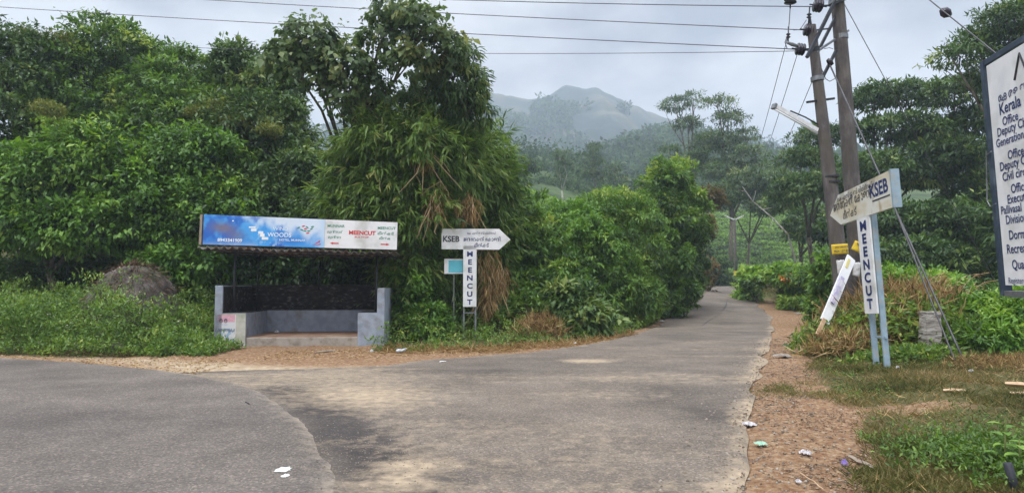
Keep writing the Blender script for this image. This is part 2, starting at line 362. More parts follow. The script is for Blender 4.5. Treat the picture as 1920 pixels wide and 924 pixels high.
# asphalt
def asphalt(name, base, dustc, dust=.0):
    m, n, l, b, o = new_mat(name)
    tc = n.new('ShaderNodeTexCoord')
    def noise(s, d=4, r=.6):
        q = n.new('ShaderNodeTexNoise'); q.inputs['Scale'].default_value = s; q.inputs['Detail'].default_value = d; q.inputs['Roughness'].default_value = r
        l.new(tc.outputs['Object'], q.inputs[0]); return q
    def mul(c, k): return tuple(min(1, v * k) for v in c)
    r0 = ramp(n, [(.35, mul(base, .74)), (.65, mul(base, 1.22))]); l.new(noise(.7, 8, .7).outputs[0], r0.inputs[0])
    # aggregate: pale and dark chips
    vo = n.new('ShaderNodeTexVoronoi'); vo.inputs['Scale'].default_value = 62; l.new(tc.outputs['Object'], vo.inputs[0])
    r1 = ramp(n, [(.0, (.6, .6, .6)), (.45, (.92, .92, .92)), (.80, (1.1, 1.08, 1.06)), (.96, (1.9, 1.8, 1.7))])
    s1 = n.new('ShaderNodeSeparateColor'); l.new(vo.outputs['Color'], s1.inputs[0]); l.new(s1.outputs[0], r1.inputs[0])
    mu = n.new('ShaderNodeMix'); mu.data_type = 'RGBA'; mu.blend_type = 'MULTIPLY'; mu.inputs[0].default_value = .85
    l.new(r0.outputs[0], mu.inputs[6]); l.new(r1.outputs[0], mu.inputs[7])
    # dust, sand, dark
    def at(nm):
        a = n.new('ShaderNodeAttribute'); a.attribute_name = nm; return a.outputs['Fac']
    dk = n.new('ShaderNodeMix'); dk.data_type = 'RGBA'; dk.blend_type = 'MULTIPLY'; dk.inputs[7].default_value = (.36, .37, .42, 1)
    l.new(at('dark'), dk.inputs[0]); l.new(mu.outputs[2], dk.inputs[6])
    sand = ramp(n, [(.3, mul(dustc, .75)), (.7, mul(dustc, 1.2))]); l.new(noise(9).outputs[0], sand.inputs[0])
    a = n.new('ShaderNodeMath'); a.operation = 'MULTIPLY_ADD'; l.new(noise(5, 8, .75).outputs[0], a.inputs[0]); a.inputs[1].default_value = 1.3; l.new(at('sand'), a.inputs[2])
    mr = n.new('ShaderNodeMapRange'); mr.inputs[1].default_value = .84; mr.inputs[2].default_value = 1.34; l.new(a.outputs[0], mr.inputs[0])
    x = n.new('ShaderNodeMix'); x.data_type = 'RGBA'; l.new(mr.outputs[0], x.inputs[0]); l.new(dk.outputs[2], x.inputs[6]); l.new(sand.outputs[0], x.inputs[7])
    l.new(x.outputs[2], b.inputs['Base Color']); b.inputs['Roughness'].default_value = .88; b.inputs['Specular IOR Level'].default_value = .3
    bn = n.new('ShaderNodeBump'); bn.inputs['Strength'].default_value = .7; bn.inputs['Distance'].default_value = .006
    l.new(vo.outputs['Distance'], bn.inputs['Height']); l.new(bn.outputs[0], b.inputs['Normal'])
    return m
ry = np.concatenate([np.arange(-30, 2, 2.0), np.arange(2, 30, .12), np.arange(30, 60, .6), np.arange(60, 120, 2)])
T = np.linspace(0, 1, 84)
wl = (fbm(ry * 1.6, ry * 0 + 3, 5) - .5) * .45 + (fbm(ry * 7, ry * 0 + 8, 6) - .5) * .14
wr = (fbm(ry * .9, ry * 0 + 33, 7, 2) - .5) * .30
XL = xl(ry) + wl; XR = xr(ry) + wr
sx = XL[:, None] * (1 - T) + XR[:, None] * T; sy = np.repeat(ry[:, None], len(T), 1)
sz = H(sx, sy) + .02 - .03 * ((T < .005) | (T > .995))[None, :]
sxr, syr = sx.ravel(), sy.ravel()
band = fbm(sxr * .35, syr * 1.3, 40)
sand = (gauss(sxr, syr, 590, 706, 2.1, 1.1, .40) + gauss(sxr, syr, 650, 735, 1.3, 1.2, .24) + gauss(sxr, syr, 720, 770, .7, 1.0, .22) + gauss(sxr, syr, 690, 745, 1.1, 1.0, .35) + gauss(sxr, syr, 770, 892, .30, .50, .45)
        + gauss(sxr, syr, 720, 880, .35, .6, .2) + gauss(sxr, syr, 1098, 678, .55, .45, .6) + gauss(sxr, syr, 1110, 742, 1.4, .6, .28) + gauss(sxr, syr, 1180, 705, 1.6, .8, .2)
        + gauss(sxr, syr, 1400, 690, .8, 2.5, .1) + (.15 + .55 * fbm(syr * 1.1, syr * 0 + 5, 31)) * np.exp(-((sxr - xr(syr)) / .25) ** 2) * (syr < 34)
        + .3 * np.exp(-((sxr - xl(syr)) / .4) ** 2) * (syr > 13) * (syr < 34) + .20 * sst(band, .52, .68) * (syr < 26) + .04 * (syr < 20))
de = np.min(np.hypot(sxr[:, None] - EDGE[None, 4:, 0], 0 * syr[:, None] + (syr[:, None] - EDGE[None, 4:, 1])), 1)
exm = np.interp(syr, EDGE[::-1, 1], EDGE[::-1, 0])
dark = np.clip(1.15 * np.exp(-((sxr - exm - .45) / .48) ** 2) * (syr < 10.8) + gauss(sxr, syr, 860, 697, 1.7, .5, .4) + gauss(sxr, syr, 940, 688, 1.2, .3, .3)
               + gauss(sxr, syr, 1350, 790, .3, 1.4, .35) + .30 * sst(fbm(sxr * .35, syr * .7, 60), .52, .72), 0, 1)
i = np.arange((len(ry) - 1) * len(T)).reshape(len(ry) - 1, len(T))[:, :-1].ravel(); k = len(T)
sf = np.stack([i, i + 1, i + 1 + k, i + k], 1)
o = rawmesh('side_road', np.stack([sxr, syr, sz.ravel()], 1), sf, asphalt('side road asphalt', (.155, .131, .106), (.38, .30, .205)), smooth=True, attrs={'sand': sand, 'dark': dark})
tag(o, kind='structure')
# the main road : a strip fanned from its edge
seg = np.sqrt((np.diff(EDGE, axis=0) ** 2).sum(1)); cum = np.concatenate([[0], np.cumsum(seg)])
s = np.linspace(0, cum[-1], 900); ex = np.interp(s, cum, EDGE[:, 0]); ey = np.interp(s, cum, EDGE[:, 1])
for _ in range(6):
    ex[1:-1] = (ex[:-2] + ex[1:-1] * 2 + ex[2:]) / 4; ey[1:-1] = (ey[:-2] + ey[1:-1] * 2 + ey[2:]) / 4
tx, ty = np.gradient(ex), np.gradient(ey); ll = np.hypot(tx, ty); nx_, ny_ = ty / ll, -tx / ll
wv = (fbm(s * .9, s * 0, 71) - .5) * .16 + (fbm(s * 6, s * 0, 72, 2) - .5) * .05
ex = ex - nx_ * wv; ey = ey - ny_ * wv
tt = np.concatenate([[0, .004, .01, .02, .035, .05, .07, .1], np.linspace(.14, 1, 30)])
ax_ = np.interp(s, [0, cum[-1]], [-75, -11]); ay_ = np.interp(s, [0, cum[-1]], [6, -30])
mxx = ex[:, None] * (1 - tt) + ax_[:, None] * tt; myy = ey[:, None] * (1 - tt) + ay_[:, None] * tt
dd = np.hypot(mxx - ex[:, None], myy - ey[:, None])
mz = .045 - .03 * (tt < .002)[None, :] + 0 * mxx
msand = .42 * np.exp(-dd / .22) + .12 * sst(fbm(mxx * .5, myy * .8, 80), .5, .7)
mdark = .35 * sst(fbm(mxx * .3, myy * .5, 90), .5, .72)
i = np.arange((len(s) - 1) * len(tt)).reshape(len(s) - 1, len(tt))[:, :-1].ravel(); k = len(tt)
o = rawmesh('main_road', np.stack([mxx.ravel(), myy.ravel(), mz.ravel()], 1), np.stack([i, i + k, i + 1 + k, i + 1], 1),
            asphalt('main road asphalt', (.135, .118, .102), (.33, .275, .21)), smooth=True, attrs={'sand': msand.ravel(), 'dark': mdark.ravel()})
tag(o, kind='structure')
# crack across the side road, white paint spot on the main road
cm = MB(); pts = [G(1316, 612), G(1328, 606), G(1340, 602), G(1352, 597), G(1361, 591), G(1364, 584)]
V = []
for i_, p in enumerate(pts):
    ww = .05 * (1 + .5 * math.sin(i_ * 2)); zz = float(H(p[0], p[1])) + .025; V += [(p[0] - ww, p[1] - .12, zz), (p[0] + ww, p[1] + .12, zz)]
cm.add(V, [[2 * i_, 2 * i_ + 1, 2 * i_ + 3, 2 * i_ + 2] for i_ in range(len(pts) - 1)])
tag(cm.build('road_crack', M['steel_dark'], None), kind='structure')
def blob(px, py, rx, ryy, z, n=26, seed=1):
    c = G(px, py); rr = np.random.default_rng(seed); V = [(c[0], c[1], z)]
    for k in range(n):
        a = 2 * math.pi * k / n; q = .7 + .5 * rr.random(); V.append((c[0] + rx * q * math.cos(a), c[1] + ryy * q * math.sin(a), z))
    return V, [[0, 1 + k, 1 + (k + 1) % n] for k in range(n)]
cm = MB(); cm.add(*blob(531, 890, .065, .09, .049, seed=2)); cm.add(*blob(535, 902, .03, .06, .049, seed=5))
tag(cm.build('paint_mark', M['paint'], None), kind='structure')

# ---------------------------------------------------------------- foliage
def leaves(Pb, D, N, L, W, tint, fold=.12):
    """rhombic folded leaves, two triangles each"""
    n = len(Pb); L = np.broadcast_to(L, n)[:, None]; W = np.broadcast_to(W, n)[:, None]
    D = norm(D); S = norm(np.cross(D, N)); N2 = np.cross(S, D)
    mid = Pb + D * L * .42
    V = np.empty((n, 4, 3)); V[:, 0] = Pb; V[:, 1] = mid + S * W / 2 + N2 * W * fold; V[:, 2] = Pb + D * L - N2 * L * .10; V[:, 3] = mid - S * W / 2 + N2 * W * fold
    b = np.arange(n)[:, None] * 4
    Fc = np.concatenate([b + np.array([[0, 2, 1]]), b + np.array([[0, 3, 2]])], 1).reshape(-1, 3)
    return V.reshape(-1, 3), Fc, np.repeat(np.clip(tint, 0, 1), 4)
def join(parts):
    V = []; Fs = []; T_ = []; n = 0
    for v, f, t in parts: V.append(v); Fs.append(f + n); T_.append(t); n += len(v)
    return np.concatenate(V), np.concatenate(Fs), np.concatenate(T_)
def rdir(n, r=None):
    v = (r or rng).normal(size=(n, 3)); return norm(v)
def clumps(C, outv, npc, Rc, L, W, droop=.35, flat=.7, aout=.6, arand=.7, tb=.45, tv=.22, kind='leaf', nup=1.0):
    m = len(C); ct = np.clip(tb + tv * rng.normal(size=m), 0, 1)
    idx = np.repeat(np.arange(m), npc); n = len(idx)
    Rc = np.broadcast_to(Rc, m)[idx][:, None]
    off = rng.normal(size=(n, 3)) * .5; off[:, 2] *= flat
    Pb = C[idx] + off * Rc
    D = outv[idx] * aout + rdir(n) * arand + np.array([0, 0, -droop])
    N = np.array([0, 0, nup]) + rdir(n) * .55 + outv[idx] * .35
    sz = (.6 + .65 * rng.random(n)) * (.7 + .6 * rng.random(m))[idx]
    t = ct[idx] * .65 + .35 * rng.random(n)
    return leaves(Pb, D, N, L * sz, W * sz, t)
def shell(lobe, m, inner=.45, lump=.3, seed=0, lower=-.9):
    c, r = np.array(lobe[:3]), np.array(lobe[3:6])
    u = rdir(int(m * 1.5)); u = u[u[:, 2] > lower][:m]; m = len(u)
    l_ = vn(u[:, 0] * 2.6 + 7 + seed, u[:, 1] * 2.6 + 3 * u[:, 2] + seed * 3, seed) + .5 * vn(u[:, 0] * 6 + seed, u[:, 2] * 6 + u[:, 1] * 4, seed + 5)
    rad = (1 - inner * rng.random(m) ** 2.2) * (1 + lump * (l_ / .75 - 1) * 1.0)
    sp = rng.random(m) < .07; rad = np.where(sp, rad * (1.05 + .22 * rng.random(m)), rad)
    return c + u * r * rad[:, None], norm(u / r)
def pl(px, py, Y, rpx, rpy, dy=None):        # lobe measured on the photo at depth Y
    c = P(px, py, Y); k = Y / F
    return (c[0], c[1], c[2], rpx * k, (dy if dy is not None else rpx * k), rpy * k)
def crown_mesh(lobes, nclump, npc, Rc, L, W, seed=0, lower=-.9, inner=.45, lump=.3, bough=None, flat=.7, tb=.45, **kw):
    """lobes hold boughs, boughs hold twigs, twigs hold leaves: shade falls between the boughs"""
    vol = np.array([(l[3] * l[4] * l[5]) ** (2 / 3) for l in lobes]); vol /= vol.sum(); ps = []
    br = bough or (2.1 * Rc); per = 9; nb = max(8, nclump // per)
    for i_, lb in enumerate(lobes):
        lb = tuple(lb[:3]) + tuple(max(r - .62 * br, .38 * r) for r in lb[3:6])
        C, O = shell(lb, max(4, int(nb * vol[i_])), seed=seed * 7 + i_, lower=lower, inner=inner, lump=lump)
        m = len(C); s_ = br * (.55 + .8 * rng.random(m)); idx = np.repeat(np.arange(m), per); n = len(idx)
        u = norm(rdir(n) + O[idx] * .7 + [0, 0, .35]); rad = (.55 + .5 * rng.random(n))[:, None]
        C2 = C[idx] + u * [1, 1, .62 if flat > .6 else .4] * s_[idx][:, None] * rad
        bt = rng.normal(size=m) * .19 + (rng.random(m) < .07) * .38
        O2 = norm(u + O[idx] * .3)
        q = clumps(C2, O2, npc, Rc * .62, L, W, flat=flat, tb=tb, tv=.10, **kw)
        k = q[2].reshape(n, npc, 4) + bt[idx][:, None, None]
        ps.append((q[0], q[1], np.clip(k, 0, 1).ravel()))
    return join(ps)
def crown_mesh_old(lobes, nclump, npc, Rc, L, W, seed=0, lower=-.9, inner=.45, lump=.3, **kw):
    areas = np.array([max(l[3] * l[5], l[3] * l[4]) for l in lobes]); areas = areas / areas.sum(); ps = []
    for i_, lb in enumerate(lobes):
        C, O = shell(lb, max(8, int(nclump * areas[i_])), seed=seed * 7 + i_, lower=lower, inner=inner, lump=lump)
        ps.append(clumps(C, O, npc, Rc, L, W, **kw))
    return join(ps)
def limbs(base, lobes, r0, splits=3, seed=1, wob=.25):
    rr = np.random.default_rng(seed); mb = MB(); base = np.array(base, float)
    cs = np.array([l[:3] for l in lobes]); top = cs.mean(0); zmax = cs[:, 2].max()
    k1 = base + (top - base) * .45 + rr.normal(size=3) * wob * [1, 1, 0]; k1[2] = base[2] + (cs[:, 2].min() - base[2]) * .55
    mid = [base - [0, 0, .3], base + (k1 - base) * .5 + rr.normal(size=3) * wob * .4 * [1, 1, 0], k1]
    mb.tube(mid, [r0 * 1.25, r0 * .95, r0 * .8], 9)
    for l in lobes:
        c = np.array(l[:3]); q = k1 + (c - k1) * .5 + rr.normal(size=3) * wob * [1, 1, .5] + [0, 0, .1 * np.linalg.norm(c - k1)]
        mb.tube([k1 - (q - k1) * .04, q, c], [r0 * .6, r0 * .38, r0 * .2], 6)
        for _ in range(splits):
            u = norm(rr.normal(size=3) + [0, 0, .4]); e = c + u * np.array(l[3:6]) * .85; st = q + (c - q) * rr.random()
            mb.tube([st, (st + e) / 2 + rr.normal(size=3) * wob * .4, e], [r0 * .22, r0 * .13, r0 * .04], 5)
    return mb
def tree(name, label, cat, base, lobes, nclump, npc, Rc, L, W, mat, r0=.16, group=None, bark='bark', seed=1, splits=3, trunk=True, **kw):
    base = np.array(base, float); root = empty(name, base, label, cat, group)
    V, Fc, t = crown_mesh(lobes, nclump, npc, Rc, L, W, seed=seed, **kw)
    rawmesh('crown', V, Fc, M[mat], root, attrs={'tint': t})
    if trunk:
        mb = limbs(base, lobes, r0, seed=seed, splits=splits)
        o = rawmesh('trunk', np.array(mb.v), mb.f, M[bark], root, smooth=True)
    return root
def gbase(px, Y):
    x = (px - 960) / F * Y; return (x, Y, float(H(x, Y)))

FT = 'roadside broadleaf trees on the left bank'
tree('broadleaf_tree', 'leafy tree cut off by the left edge of the picture, crown spilling low', 'tree', gbase(-20, 26), [pl(-30, 210, 25, 150, 150), pl(40, 130, 26, 110, 80), pl(-20, 380, 24, 120, 110), pl(-90, 90, 26, 90, 60)], 4320, 11, .38, .20, .092, 'leaf_dark', .2, FT, seed=1, tb=.42)
tree('broadleaf_tree', 'tallest tree of the left group, pointed leafy top touching the wire', 'tree', gbase(190, 28), [pl(205, 85, 27, 75, 52), pl(150, 180, 27, 120, 90), pl(280, 200, 27, 105, 90), pl(190, 320, 26, 140, 110), pl(275, 105, 28, 45, 32)], 5130, 11, .38, .20, .092, 'leaf', .2, FT, seed=2, tb=.36)
tree('broadleaf_tree', 'leafy tree with yellow flowering tufts between the pointed tree and the shelter', 'tree', gbase(360, 28), [pl(345, 150, 28, 75, 60), pl(330, 260, 26, 105, 90), pl(390, 350, 25, 110, 100), pl(400, 220, 27, 70, 60)], 4320, 11, .38, .20, .092, 'leaf', .2, FT, seed=3, tb=.42)
tree('broadleaf_tree', 'dark dense tree with feathery top standing behind the bus shelter', 'tree', gbase(480, 27), [pl(445, 125, 27, 48, 45), pl(505, 165, 27, 62, 55), pl(480, 260, 26, 105, 95), pl(545, 350, 25, 62, 90), pl(480, 400, 24, 110, 90)], 5130, 11, .38, .20, .092, 'leaf_dark', .2, FT, seed=4, tb=.42)
tree('broadleaf_tree', 'low bright green tree leaning over the weeds at the left verge', 'tree', gbase(110, 22.5), [pl(60, 330, 21.5, 85, 70, 1.0), pl(170, 300, 22, 85, 75, 1.2), pl(150, 420, 21.5, 110, 60, 1.2), pl(40, 430, 21.5, 80, 55, 1.0), pl(250, 380, 22, 85, 85, 1.3)], 3780, 11, .38, .20, .092, 'leaf_lush', .13, FT, seed=5, tb=.40)
tree('broadleaf_tree', 'low glossy tree beside the earth mound, crown hanging above it', 'tree', gbase(330, 23.5), [pl(300, 430, 22.5, 100, 75, 1.2), pl(400, 400, 22.5, 80, 80, 1.2), pl(350, 300, 23, 90, 70, 1.2), pl(350, 490, 22, 80, 45, 1.0)], 3510, 11, .38, .20, .092, 'leaf_lush', .13, FT, seed=6, tb=.28)
tree('broadleaf_tree', 'dark slim tree squeezed between the shelter roof and the bamboo', 'tree', gbase(585, 25), [pl(566, 320, 24, 32, 45, .9), pl(598, 420, 23, 62, 72, 1.2)], 1500, 12, .28, .18, .075, 'leaf_dark', .12, FT, seed=7, tb=.4)
# yellow tufts
M['tuft'] = leaf_mat('olive seed heads', [(.08, .12, .025), (.14, .18, .035), (.21, .24, .05), (.30, .28, .08)], trans=.2, rough=.7)
def tuft_on(root, spots):
    ps = []
    for (px, py, Y, rx, rz) in spots:
        C, O = shell(pl(px, py, Y, rx, rz, .5), 260, inner=.8); ps.append(clumps(C, O, 6, .14, .09, .04, tb=.5, droop=-.2))
    V, Fc, t = join(ps); rawmesh('seed_heads', V, Fc, M['tuft'], root, attrs={'tint': t})
for lab, sp in (('leafy tree with yellow', [(410, 205, 24.6, 30, 16), (370, 215, 24.6, 22, 12), (440, 232, 24.2, 34, 12), (505, 245, 24, 22, 9)]), ('tallest tree', [(110, 78, 25.6, 34, 16), (60, 70, 25.6, 16, 10)]), ('low bright green', [(90, 205, 21.0, 24, 10)])):
    tuft_on([o for o in COL.objects if o.get('label', '').startswith(lab)][0], sp)
# large-leaved tree
tree('large_leaved_tree', 'open large-leaved tree with round grey-green leaves above the bus shelter', 'tree', gbase(690, 25),
     [pl(590, 80, 19.8, 72, 48, .9), pl(540, 112, 19.8, 46, 36, .7), pl(640, 120, 19.5, 52, 40, .9), pl(590, 140, 19.8, 50, 25, .8), pl(700, 165, 20, 48, 32, .9), pl(735, 18, 19.8, 46, 36, .9), pl(795, 45, 19.5, 45, 42, .9), pl(715, 75, 19.8, 34, 26, .7), pl(770, 115, 19.8, 55, 38, .9), pl(838, 95, 19.8, 34, 36, .7), pl(640, 190, 20, 30, 22, .7)],
     1250, 6, .28, .20, .155, 'leaf_grey', .11, seed=8, splits=5, tb=.48, droop=.8, inner=.5, lump=.5)
tree('feathery_tree', 'dark feathery tree with narrow drooping leaves behind the large-leaved tree', 'tree', gbase(830, 24), [pl(858, 160, 21, 48, 55, 1.1), pl(810, 200, 21.5, 66, 50, 1.3), pl(875, 210, 21, 35, 42, .8), pl(715, 212, 22, 48, 28, 1.0), pl(860, 100, 21, 30, 28, .6)], 1050, 11, .27, .24, .06, 'leaf_dark', .12, seed=9, tb=.5, droop=.9)

# bamboo
def bamboo(label, base, lobes, nsp, mat='bamboo', L=.34, W=.058, seed=3, group=None, tb=.45, npc=13, name='bamboo_clump'):
    root = empty(name, base, label, 'bamboo', group); ps = []
    ar = np.array([l[3] * l[5] for l in lobes]); ar /= ar.sum()
    for i_, lb in enumerate(lobes):
        C, O = shell(lb, max(6, int(nsp * ar[i_])), inner=.6, lump=.35, seed=seed + i_, lower=-.8)
        m = len(C); ct = np.clip(tb + .26 * rng.normal(size=m) + (rng.random(m) < .05) * .5, 0, 1); idx = np.repeat(np.arange(m), npc); n = len(idx)
        tw = norm(O * 1.0 + rdir(m) * .6 + [0, 0, -.15]); t_ = rng.random(n)[:, None]
        Pb = C[idx] + tw[idx] * (t_ - .5) * .7 + rng.normal(size=(n, 3)) * .03
        D = tw[idx] * .8 + rdir(n) * .6 + [0, 0, -.42]
        N = np.array([0, 0, 1.0]) + rdir(n) * .7
        sz = .6 + .7 * rng.random(n)
        ps.append(leaves(Pb, D, N, L * sz, W * sz, ct[idx] * .65 + .35 * rng.random(n), fold=.05))
    V, Fc, t = join(ps); rawmesh('foliage', V, Fc, M[mat], root, attrs={'tint': t})
    mb = MB(); b = np.array(base)
    for k in range(26):
        lb = lobes[k % len(lobes)]; e = np.array(lb[:3]) + rng.normal(size=3) * np.array(lb[3:6]) * .5
        st = b + [rng.normal() * .45, rng.normal() * .3, -.1]; mid = st + (e - st) * .5 + [0, 0, .25 * abs(e[2] - st[2])]
        q = [(1 - u) ** 2 * st + 2 * u * (1 - u) * mid + u * u * e for u in np.linspace(0, 1, 7)]
        mb.tube(q, list(np.linspace(.03, .008, 7)), 6)
    rawmesh('culm', np.array(mb.v), mb.f, M['culm'], root, smooth=True)
    return root
bamboo('big bamboo clump drooping over the right end of the bus shelter', gbase(740, 22.5),
       [pl(700, 262, 20.4, 66, 46, .9), pl(775, 262, 20.3, 66, 46, .9), pl(700, 310, 21.0, 85, 70, 1.2), pl(790, 290, 21.0, 95, 66, 1.3), pl(680, 400, 21, 75, 75, 1.0), pl(770, 380, 21, 85, 80, 1.2), pl(860, 320, 22, 75, 80, 1.2), pl(765, 500, 21.3, 50, 90, .8), pl(650, 345, 21.2, 45, 50, .7)], 2700, seed=11, tb=.48)
bamboo('darker bamboo clump with arching tips right of the big bamboo', gbase(890, 24.5),
       [pl(895, 300, 23.5, 62, 62, 1.1), pl(935, 350, 23.5, 36, 55, .9), pl(920, 380, 23.5, 42, 80, 1.0), pl(850, 420, 23.6, 60, 90, 1.0), pl(935, 470, 23.5, 40, 70, .9), pl(840, 560, 22.8, 60, 60, .7)], 1900, seed=14, tb=.42)
# dead hanging bamboo and straw
def straw_hang(label, lobes, n, L=.5, W=.02, name='dry_bamboo', base=None, down=1.6, tb=.5, spreadv=.5):
    root = empty(name, base, label, 'dry stems'); ps = []
    for i_, lb in enumerate(lobes):
        C, O = shell(lb, n // len(lobes), inner=.8, seed=40 + i_)
        D = O * .3 + rdir(len(C)) * spreadv + [0, 0, -down]; sz = .5 + rng.random(len(C))
        ps.append(leaves(C, D, O + rdir(len(C)) * .5, L * sz, W * sz, tb + .25 * rng.normal(size=len(C)), fold=.1))
    V, Fc, t = join(ps); rawmesh('dead_leaves', V, Fc, M['straw'], root, attrs={'tint': t})
    mb = MB()
    for k in range(14):
        lb = lobes[k % len(lobes)]; a = np.array(lb[:3]) + rng.normal(size=3) * np.array(lb[3:6]) * .5; b = a + [rng.normal() * .4, rng.normal() * .2, -rng.random() * 1.2 - .4]
        mb.tube([a, (a + b) / 2 + rng.normal(size=3) * .08, b], [.012, .01, .005], 5)
    rawmesh('stem', np.array(mb.v), mb.f, M['wood_pale'], root)
    return root
straw_hang('dead straw coloured bamboo hanging right behind the white arrow sign', [pl(915, 500, 20.9, 22, 48, .35), pl(915, 560, 20.9, 16, 34, .3), pl(940, 520, 21.1, 16, 34, .3), pl(878, 390, 20.6, 24, 30, .3)], 1100, base=gbase(905, 20.9), tb=.45, L=.34, spreadv=.9)
straw_hang('dry brown bamboo streak hanging in the middle of the green clump', [pl(820, 375, 20.0, 22, 40, .3), pl(800, 290, 19.8, 16, 26, .3)], 260, base=gbase(815, 21.0), L=.3, tb=.5, spreadv=.9)

# shrubs along the side road
SG = 'tall shrubs along the left side of the side road'
def shrub(label, base, lobes, nc, mat='leaf', L=.17, W=.08, seed=1, npc=12, Rc=.26, group=SG, name='shrub', cat='shrub', **kw):
    kw.setdefault('tb', .42); kw.setdefault('lump', .4)
    lo = min(lobes, key=lambda l: l[2] - l[5]); gap = lo[2] - base[2]
    if gap > lo[5] * .8: lobes = list(lobes) + [(lo[0], lo[1], base[2] + gap * .35, lo[3] * .95, lo[4] * .9, gap * .5)]
    return tree(name, label, cat, base, lobes, nc, npc, Rc, L, W, mat, .05, group, seed=seed, splits=2, **kw)
shrub('rounded pale leaved bush right of the white arrow sign', gbase(1000, 25), [pl(995, 470, 24.5, 70, 80, 1.5), pl(1040, 540, 23.5, 70, 60, 1.2), pl(960, 560, 23, 45, 50, .8)], 2200, 'leaf', seed=21)
shrub('bush with light young leaves just below the bright tea field', gbase(1070, 28), [pl(1060, 420, 27.5, 60, 42, 1.6), pl(1100, 470, 26.5, 75, 70, 1.8), pl(1030, 440, 27, 50, 50, 1.2)], 2300, 'leaf_lush', seed=22, tb=.38)
shrub('spiky topped bush with long leaves in the middle of the hedge', gbase(1130, 29), [pl(1130, 395, 29, 55, 45, 1.6), pl(1180, 440, 28, 65, 75, 1.6), pl(1160, 540, 26.5, 75, 70, 1.4)], 2500, 'leaf', .22, .055, seed=23, tb=.5)
shrub('tallest bush of the hedge with a leafy peak beside the road', gbase(1255, 33), [pl(1250, 345, 33, 50, 48, 1.7), pl(1235, 400, 32, 62, 60, 1.8), pl(1285, 410, 34, 42, 75, 1.5), pl(1245, 490, 31, 55, 70, 1.5)], 2800, 'leaf', .24, .09, seed=24, tb=.36)
shrub('dark creeper covered bush hanging toward the road bend', gbase(1285, 36), [pl(1290, 480, 35, 36, 70, 1.3), pl(1200, 560, 28.5, 50, 45, 1.0), pl(1250, 555, 31, 45, 40, 1.0), pl(1290, 545, 37, 26, 32, 1.0)], 2000, 'leaf_dark', seed=25, tb=.45)
shrub('low broad leaved bush at the foot of the hedge above the straw heap', gbase(1060, 22.2), [pl(1060, 560, 21.8, 48, 36, .8), pl(1090, 590, 21.5, 50, 30, .7)], 700, 'leaf_dark', .24, .10, seed=26, tb=.5)
shrub('leafy bush standing behind the small blue sign', gbase(800, 20.6), [pl(800, 600, 20.3, 36, 36, .7), pl(765, 560, 20.9, 35, 55, .6)], 800, 'leaf_lush', .15, .07, seed=27, tb=.35)
shrub('dark bush filling the gap behind the mound', gbase(180, 23), [pl(150, 520, 23, 120, 55, 1.2), pl(30, 530, 23, 100, 50, 1.2), pl(350, 540, 23, 100, 50, 1.0)], 1600, 'leaf_dark', seed=28, tb=.3, group='bushes behind the verge weeds')
shrub('dark bush pressed behind the shelter back wall', gbase(560, 24), [pl(460, 500, 23, 70, 75, .8), pl(560, 500, 23, 80, 75, .8), pl(660, 500, 23, 70, 80, .8)], 2600, 'leaf_dark', seed=29, tb=.05, group='bushes behind the verge weeds')  # lowest leaf tint: shade under the shelter roof is put into the colour
shrub('rust coloured bush at the right end of the hedge', gbase(1330, 50), [pl(1332, 372, 50, 22, 26, 1.2), pl(1318, 425, 48, 14, 30, 1.0)], 330, 'rust_leaf', .3, .12, seed=30, Rc=.35)
shrub('dark leaved rounded bush where the side road ends', gbase(1335, 80), [pl(1345, 515, 80, 28, 24, 2.2), pl(1318, 500, 78, 22, 35, 2)], 800, 'leaf_dark', .45, .2, seed=31, Rc=.5)

RGx = 0
# right side low shrubs behind the shoulder
RG = 'leafy shrubs along the right shoulder of the side road'
shrub('bright leaved shrub at the left end of the low right hedge', gbase(1415, 40), [pl(1420, 520, 40, 34, 16, 1), pl(1400, 528, 42, 18, 12, 1)], 500, 'leaf_lush', .28, .13, seed=32, group=RG, tb=.65)
shrub('bright leaved shrub with orange flowers in the low right hedge', gbase(1480, 36), [pl(1475, 515, 36, 42, 20, 1), pl(1500, 522, 35, 30, 18, 1)], 700, 'leaf_lush', .25, .12, seed=33, group=RG, tb=.6)
shrub('leafy shrub partly hidden behind the two concrete poles', gbase(1545, 26), [pl(1568, 500, 25, 26, 36, .8), pl(1545, 528, 27, 24, 18, .8)], 600, 'leaf_lush', .2, .1, seed=34, group=RG, tb=.45)
shrub('wide bright shrub behind the dry grass heap', gbase(1690, 24), [pl(1670, 525, 23, 60, 25, 1.2), pl(1740, 535, 22, 70, 30, 1.2), pl(1640, 560, 22, 40, 30, 1)], 1400, 'leaf_lush', .16, .08, seed=35, group=RG, tb=.5)
shrub('ferny bush under the large office board', gbase(1870, 14.5), [pl(1840, 590, 14.5, 55, 45, .7), pl(1900, 600, 14, 60, 55, .8), pl(1870, 640, 13.6, 50, 40, .6), pl(1960, 580, 14, 60, 60, .9)], 1300, 'leaf_lush', .16, .05, seed=36, group=RG, tb=.55, Rc=.2)
shrub('low dark bush between the two bright shrubs of the low right hedge', gbase(1445, 39), [pl(1440, 528, 39, 40, 12, .8), pl(1500, 532, 36, 40, 14, .8)], 500, 'leaf_dark', .22, .1, seed=37, group=RG, tb=.5)
shrub('leafy shrub closing the low right hedge beside the poles', gbase(1530, 33), [pl(1530, 515, 33, 34, 20, .9)], 380, 'leaf', .22, .1, seed=38, group=RG, tb=.5)
